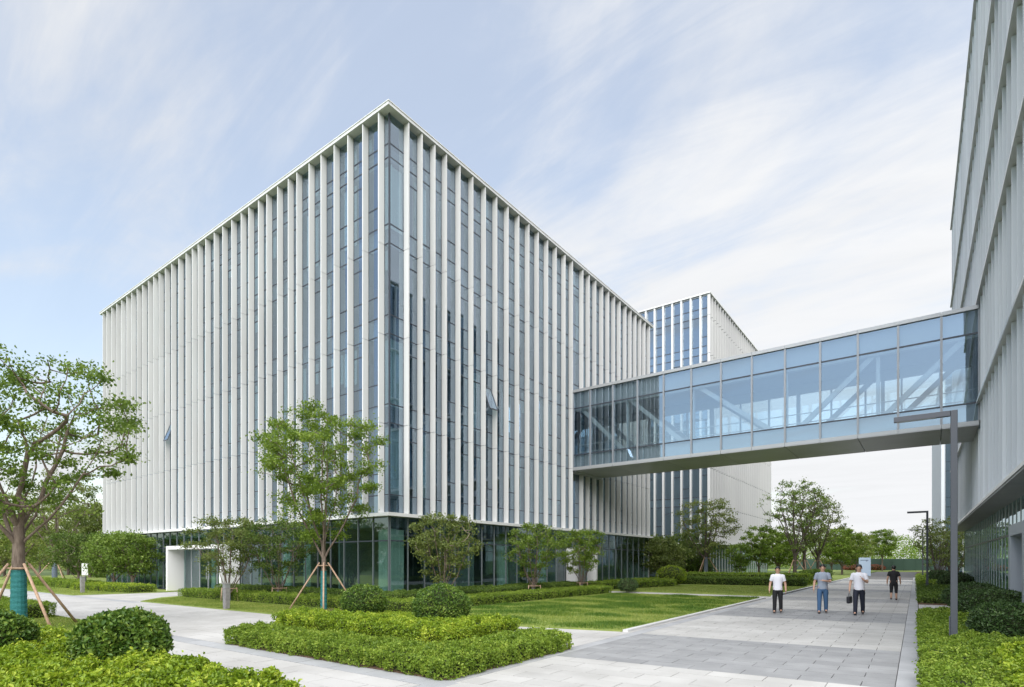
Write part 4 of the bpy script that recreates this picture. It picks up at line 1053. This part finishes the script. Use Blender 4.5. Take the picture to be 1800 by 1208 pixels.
# grass blades on the near lawns
def grass(label, poly, n, h=.05, patches=0):
    h *= .8; n = int(n * .75)
    P = poly_points(poly, n); k = n; hh = h * rng.uniform(.5, 1.3, k); T = rng.normal(.48, .2, k)
    nz_ = np.sin(P[:, 0] * 1.3 + 2 * np.sin(P[:, 1] * .9)) * np.sin(P[:, 1] * 1.7 + np.sin(P[:, 0] * .7) * 2); T += nz_ * .16
    if patches:
        C = poly_points(poly, patches); idx, dd = nearest(P * np.array([.6, 1.0]), C * np.array([.6, 1.0])); s = (1 - dd / .65).clip(0, 1); hh *= 1 + 2.2 * s; T -= .45 * (s > .02) * (s ** .3)
    a = rng.random(k) * 6.283; wv = np.column_stack([np.cos(a), np.sin(a), np.zeros(k)]) * (.006 + .003 * rng.random(k))[:, None]
    b = np.column_stack([P, np.full(k, .033)]); tip = b + np.column_stack([rng.normal(0, .4, k) * hh, rng.normal(0, .4, k) * hh, hh])
    V = np.stack([b - wv, b + wv, tip], 1).reshape(-1, 3); Q = np.arange(3 * k).reshape(k, 3)
    o = link('grass', mesh_np('grass', V, Q, M['blade'], T.clip(0, 1))); return tag(o, label, 'grass', kind='stuff')
grass('mown grass of the main lawn with tufts of longer dark grass', [(-15, 13.1), (-9.2, 13.2), (-6.4, 13.8), (-6.4, 30.3), (-14.4, 30.3), (-14.4, 16)], 170000, .05, 70)
grass('grass edge in front of the hedge near the building corner', [(-29.2, 11.1), (-15.5, 11.1), (-15.0, 13.5), (-31.2, 13.5)], 60000, .05)
grass('grass round the big tree at the left edge', [(-30, 3.6), (-15.2, 4.1), (-16.4, 5.5), (-20.5, 6.35), (-30, 6.35)], 55000, .05)
grass('grass of the second lawn beyond the cross path', [(-16, 32.8), (-6.4, 32.5), (-6.4, 46), (-14.5, 45)], 50000, .06)
grass('grass of the left lawn beside the entrance path', [(-60, 11), (-37.8, 11), (-37.6, 13.2), (-60, 13.5)], 25000, .06)

# ------------------------------------------------------------------ street furniture
def lamp(label, px, d, h, s=1.0):
    x, y = at(px, d); root = thing('street_lamp', label, 'street lamp', (x, y, 0), 0, 'street lamps along the planted strip')
    MB().box((-.058, -.05, 0), (.058, .05, h)).build('post', 'lamp', root, bevel=.008)
    a = MB().box((-1.03, -.05, h - .115), (-.06, .05, h - .002)).build('arm', 'lamp', root, bevel=.006)
    box('lens', (-.98, -.045, h - .121), (-.30, .045, h - .116), 'lamp_lens', a)
    c = MB().box((-.083, -.04, .12), (-.06, .04, .72)).build('access_cover', 'lamp', root, bevel=.004)
    box('base_plate', (-.12, -.11, .0), (.12, .11, .06), 'lamp', root)
lamp('big slate L-shaped lamp post nearest on the right, in front of the bridge', 1677, 11.6, 4.99)
lamp('second L-shaped lamp post, farther down the walkway', 1630, 35.0, 5.05)
lamp('third and smallest L-shaped lamp post, far down the walkway', 1622, 53.6, 5.0)
def bollard(label, px, d, h):
    x, y = at(px, d); root = thing('bollard', label, 'bollard', (x, y, 0), RB, 'stone bollard lights beside the paths')
    m_ = MB(); V = []
    for z, w_ in ((0, .105), (h - .18, .125)): V += [(-w_, -w_ * .8, z), (w_, -w_ * .8, z), (w_, w_ * .8, z), (-w_, w_ * .8, z)]
    m_.add(V, [(3, 2, 1, 0), (4, 5, 6, 7), (0, 1, 5, 4), (1, 2, 6, 5), (2, 3, 7, 6), (3, 0, 4, 7)]).build('shaft', 'bollard', root, bevel=.01)
    MB().box((-.115, -.09, h - .178), (.115, .09, h - .05)).build('light_panel', 'lamp_lens', root)
    MB().box((-.128, -.104, h - .049), (.128, .104, h)).build('cap', 'bollard', root, bevel=.008)
bollard('grey stone bollard on the grass in front of the white portal', 398, 21.7, 1.04)
bollard('small grey bollard on the left lawn before dark trees', 145, 33.1, 1.0)
x, y = at(150, 38); s_ = thing('notice_board', 'small white notice board standing behind the bollard on the left lawn', 'sign', (x, y, 0), R(20))
box('post', (-.03, .0, 0), (.03, .05, 1.6), 'lamp', s_); MB().box((-.28, -.04, .95), (.28, -.002, 1.75)).build('panel', 'white_paint', s_, bevel=.005)
x, y = at(1520, 75); s_ = thing('sign_board', 'pale blue upright sign board at the left of the walkway end', 'sign', (x, y, 0), R(12))
MB().box((-.68, -.12, .0), (.68, .12, 2.42)).build('panel', 'sign', s_, bevel=.02)
box('dark_rule', (-.52, -.125, 2.05), (.40, -.121, 2.12), 'ink', s_); box('dark_mark', (.14, -.125, 1.90), (.19, -.121, 2.05), 'ink', s_); box('dark_mark', (.19, -.125, 1.96), (.34, -.121, 2.0), 'ink', s_)
fe = thing('fence', 'dark green solid fence across the end of the walkway', 'fence', (-22, 141, 0), 0)
for i in range(24):
    box('panel', (i * 2.0 + .03, 0, .1), (i * 2.0 + 1.97, .05, 2.5), 'fence', fe)
    box('post', (i * 2.0 - .05, -.06, 0), (i * 2.0 + .05, -.01, 2.6), 'fence', fe)
for i, (px, lab) in enumerate(((1497, 'round red shrub left of the blue sign'), (1539, 'red shrub between the blue sign and the slim tree'), (1590, 'low red shrub right of the person in black'))):
    x, y = at(px, 118); bush(lab, x, y, 1.7, 1.2, 'red_leaf', 900, .22, name='red_shrub')

# ------------------------------------------------------------------ people
def skin_chain(name, nodes, edges, m, parent, roots, sub=2):
    me = bpy.data.meshes.new(name); me.from_pydata([n[0] for n in nodes], edges, []); me.materials.append(M[m])
    o = link(name, me, parent)
    sm = o.modifiers.new('skin', 'SKIN'); sm.use_smooth_shade = True
    sv = me.skin_vertices[0].data
    for i, n in enumerate(nodes):
        r = n[1]; sv[i].radius = r if isinstance(r, tuple) else (r, r); sv[i].use_root = i in roots
    ss = o.modifiers.new('sub', 'SUBSURF'); ss.levels = sub; ss.render_levels = sub
    return o
def person(label, px, d, rz, hgt, shirt, trouser, shoe, arms, stride=.16, cropped=False, sleeve=.55, hair_len=0):
    x, y = at(px, d); root = thing('person', label, 'person', (x, y, .0), rz, 'people on the walkway'); root.scale = (hgt / 1.72,) * 3
    # front is -y
    nodes = [((0, 0, .94), (.155, .115)), ((0, .0, 1.08), (.14, .105)), ((0, .005, 1.26), (.165, .115)), ((0, .01, 1.39), (.10, .075)), ((0, .0, 1.485), (.055, .055)), ((0, -.015, 1.555), (.074, .084)), ((0, -.012, 1.63), (.086, .10)), ((0, 0, 1.70), (.064, .076))]
    edges = [(i, i + 1) for i in range(7)]
    legs = {}
    for s, st in ((-1, stride), (1, -stride)):
        b = len(nodes)
        nodes += [((s * .09, 0, .86), (.095, .10)), ((s * .10, -st * .55 - .02, .49), (.062, .066)), ((s * .105, -st + (.03 if st < 0 else 0), .10 + (.03 if st < 0 else 0)), (.04, .045)), ((s * .115, -st - .12, .045), (.04, .034))]
        edges += [(0, b), (b, b + 1), (b + 1, b + 2), (b + 2, b + 3)]; legs[s] = b
    fingers = []; arm = {}
    for s in (-1, 1):
        el, wr, pm = arms[s]; b = len(nodes)
        nodes += [((s * .165, .005, 1.375), (.05, .05)), (el, (.046, .046)), (wr, (.031, .033)), (pm, (.038, .022))]
        edges += [(3, b), (b, b + 1), (b + 1, b + 2), (b + 2, b + 3)]; arm[s] = b
        w_, p_ = Vector(wr), Vector(pm); dv = (p_ - w_).normalized(); side = dv.cross(Vector((s, 0, 0))); side = side.normalized() if side.length > .2 else Vector((1, 0, 0))
        for q, ln in ((-.024, .062), (-.008, .074), (.008, .07), (.024, .056)):
            a0 = p_ + side * q + dv * .005; a1 = a0 + dv * ln * .55; a2 = a1 + (dv * .8 + Vector((-s * .5, 0, 0))) * ln * .5
            fingers.append([(tuple(a0), .0095), (tuple(a1), .0085), (tuple(a2), .007)])
        a0 = w_.lerp(p_, .6) + side * -.03; a1 = a0 + (dv * .5 - side * .7) * .035; fingers.append([(tuple(a0), .011), (tuple(a1), .0095), (tuple(a1 + dv * .028), .008)])
    roots = {0}
    for f in fingers:
        b = len(nodes); nodes += f; edges += [(b, b + 1), (b + 1, b + 2)]; roots.add(b)
    body = skin_chain('body', nodes, edges, 'skin', root, roots)
    # face: nose, eyes, ears
    MB().tube((0, -.105, 1.622), (0, -.126, 1.588), .007, .014, 6).build('nose', 'skin', root, smooth=True)
    for s in (-1, 1): box('eye', (s * .032 - .011, -.104, 1.622), (s * .032 + .011, -.092, 1.632), 'hair', root)
    for s in (-1, 1): MB().lathe([(.001, -.03), (.012, -.02), (.016, 0), (.012, .02), (.001, .03)], 8, (s * .086, .0, 1.612)).build('ear', 'skin', root, smooth=True)
    hr = MB(); V = []; Fc = []; nu, nv = 18, 9
    for j in range(nv + 1):
        for i in range(nu):
            az = 2 * math.pi * i / nu; low = -.30 - .25 * max(0, math.sin(az)) - hair_len * 9 * max(0, math.sin(az) + .3) + .62 * max(0, -math.sin(az)) ** 1.5
            el = low + (math.pi / 2 - low) * j / nv
            V.append((.094 * math.cos(el) * math.cos(az), .006 + .112 * math.cos(el) * math.sin(az), 1.645 + .108 * math.sin(el)))
    for j in range(nv):
        for i in range(nu): Fc.append((j * nu + i, j * nu + (i + 1) % nu, (j + 1) * nu + (i + 1) % nu, (j + 1) * nu + i))
    hr.add(V, Fc).build('hair', 'hair', root, smooth=True)
    def sleeve_tube(mb, pts, n=14):
        """rings through pts: ((x,y,z), rx, ry)"""
        V = []; P_ = [Vector(p[0]) for p in pts]
        for i, p in enumerate(pts):
            d = (P_[min(i + 1, len(pts) - 1)] - P_[max(i - 1, 0)]).normalized(); u = (Vector((1, 0, 0)) - d * d.x).normalized() if abs(d.x) < .9 else Vector((0, 1, 0)); v = d.cross(u)
            for k in range(n):
                t = 2 * math.pi * k / n; w_ = 1 + .035 * math.sin(3 * t + 2.1 * i)
                V.append(P_[i] + u * (p[1] * math.cos(t) * w_) + v * (p[2] * math.sin(t) * w_))
        Fc = [(j * n + i, j * n + (i + 1) % n, (j + 1) * n + (i + 1) % n, (j + 1) * n + i) for j in range(len(pts) - 1) for i in range(n)]
        mb.add(V, Fc)
    sh_ = MB()
    sleeve_tube(sh_, [((0, 0, .86), .168, .128), ((0, 0, .89), .172, .132), ((0, 0, .97), .166, .126), ((0, 0, 1.08), .158, .120), ((0, .003, 1.18), .168, .124), ((0, .005, 1.28), .185, .130), ((0, .008, 1.36), .195, .124), ((0, .01, 1.41), .185, .112), ((0, .008, 1.445), .14, .098), ((0, .004, 1.468), .085, .078), ((0, .0, 1.485), .062, .064)])
    for s in (-1, 1):
        el = Vector(arms[s][0]); sh = Vector((s * .165, .006, 1.385)); e_ = sh.lerp(el, sleeve + .1)
        sleeve_tube(sh_, [(tuple(sh + Vector((-s * .05, 0, .03))), .06, .06), (tuple(sh), .082, .078), (tuple(sh.lerp(e_, .5)), .072, .07), (tuple(e_), .068, .068)])
    sh_.build('shirt', shirt, root, smooth=True)
    tr = MB()
    sleeve_tube(tr, [((0, 0, .99), .15, .115), ((0, 0, .93), .160, .122), ((0, 0, .86), .168, .128), ((0, 0, .80), .150, .118), ((0, 0, .76), .09, .09)])
    for s in (-1, 1):
        b = legs[s]; an = Vector(nodes[b + 2][0]); kn = Vector(nodes[b + 1][0]); end = kn.lerp(an, .35 if cropped else 1.10); hp = Vector((s * .085, 0, .86))
        sleeve_tube(tr, [(tuple(hp), .085, .11), (tuple(hp.lerp(kn, .3)), .092, .105), (tuple(hp.lerp(kn, .65)), .082, .09), (tuple(kn), .072, .076), (tuple(kn.lerp(end, .5)), .066, .07), (tuple(end), .060, .066)], 12)
    tr.build('trousers', trouser, root, smooth=True)
    for s in (-1, 1):
        b = legs[s]; an = Vector(nodes[b + 2][0]); 
        skin_chain('shoe', [((an.x, an.y + .05, an.z - .055), (.045, .045)), ((an.x, an.y - .06, an.z - .06), (.05, .042)), ((an.x + s * .008, an.y - .17, an.z - .068), (.045, .03))], [(0, 1), (1, 2)], shoe, root, {0})
    return root
def arm_down(s, fwd=0.0): return ((s * .255, .03 - fwd * .3, 1.11), (s * .275, -.05 - fwd, .875), (s * .275, -.07 - fwd * 1.1, .80))
face = lambda px: math.atan2((px - 900), F) * -1 + YAW             # turned to the viewer
A = {-1: arm_down(-1, .06), 1: arm_down(1, -.06)}
person('person in white t-shirt and black trousers, leftmost walker on the pavement', 1367, 20.3, R(8), 1.66, 'cloth_white', 'cloth_black', 'shoe', A, .07)
A = {-1: arm_down(-1, .02), 1: ((.25, .0, 1.13), (.06, -.24, 1.17), (-.02, -.245, 1.18))}
person('person in grey t-shirt and blue jeans with one forearm across the chest', 1446, 20.2, R(6), 1.74, 'cloth_grey', 'denim', 'shoe', A, .10)
A = {-1: arm_down(-1, .05), 1: ((.25, -.04, 1.12), (.14, -.26, 1.22), (.09, -.27, 1.29))}
p3 = person('person in white shirt and navy trousers carrying a black bag, hand raised', 1510, 19.6, R(2), 1.74, 'cloth_white', 'navy', 'leather', A, .20)
A = {-1: arm_down(-1, .04), 1: arm_down(1, -.04)}
person('person in black top and cropped trousers, farthest along the walkway', 1571, 27.2, R(180), 1.66, 'cloth_black', 'cloth_black', 'shoe', A, .05, True, hair_len=.05)
k = 1.74 / 1.72; hx, hy = p3.location[0] + (-.275) * k, p3.location[1] - .13 * k
bag = thing('handbag', 'black leather bag hanging from the hand of the person in navy trousers', 'bag', (hx, hy, .40), R(80))
MB().prism([(-.17, -.055), (.17, -.055), (.17, .055), (-.17, .055)], 0, .25).build('pouch', 'leather', bag, bevel=.03)
hd = MB()
for i in range(8):
    a, b = math.pi * i / 8, math.pi * (i + 1) / 8
    hd.tube((.09 * math.cos(a), 0, .245 + .13 * math.sin(a)), (.09 * math.cos(b), 0, .245 + .13 * math.sin(b)), .009, n=6)
hd.build('handle', 'leather', bag, smooth=True)
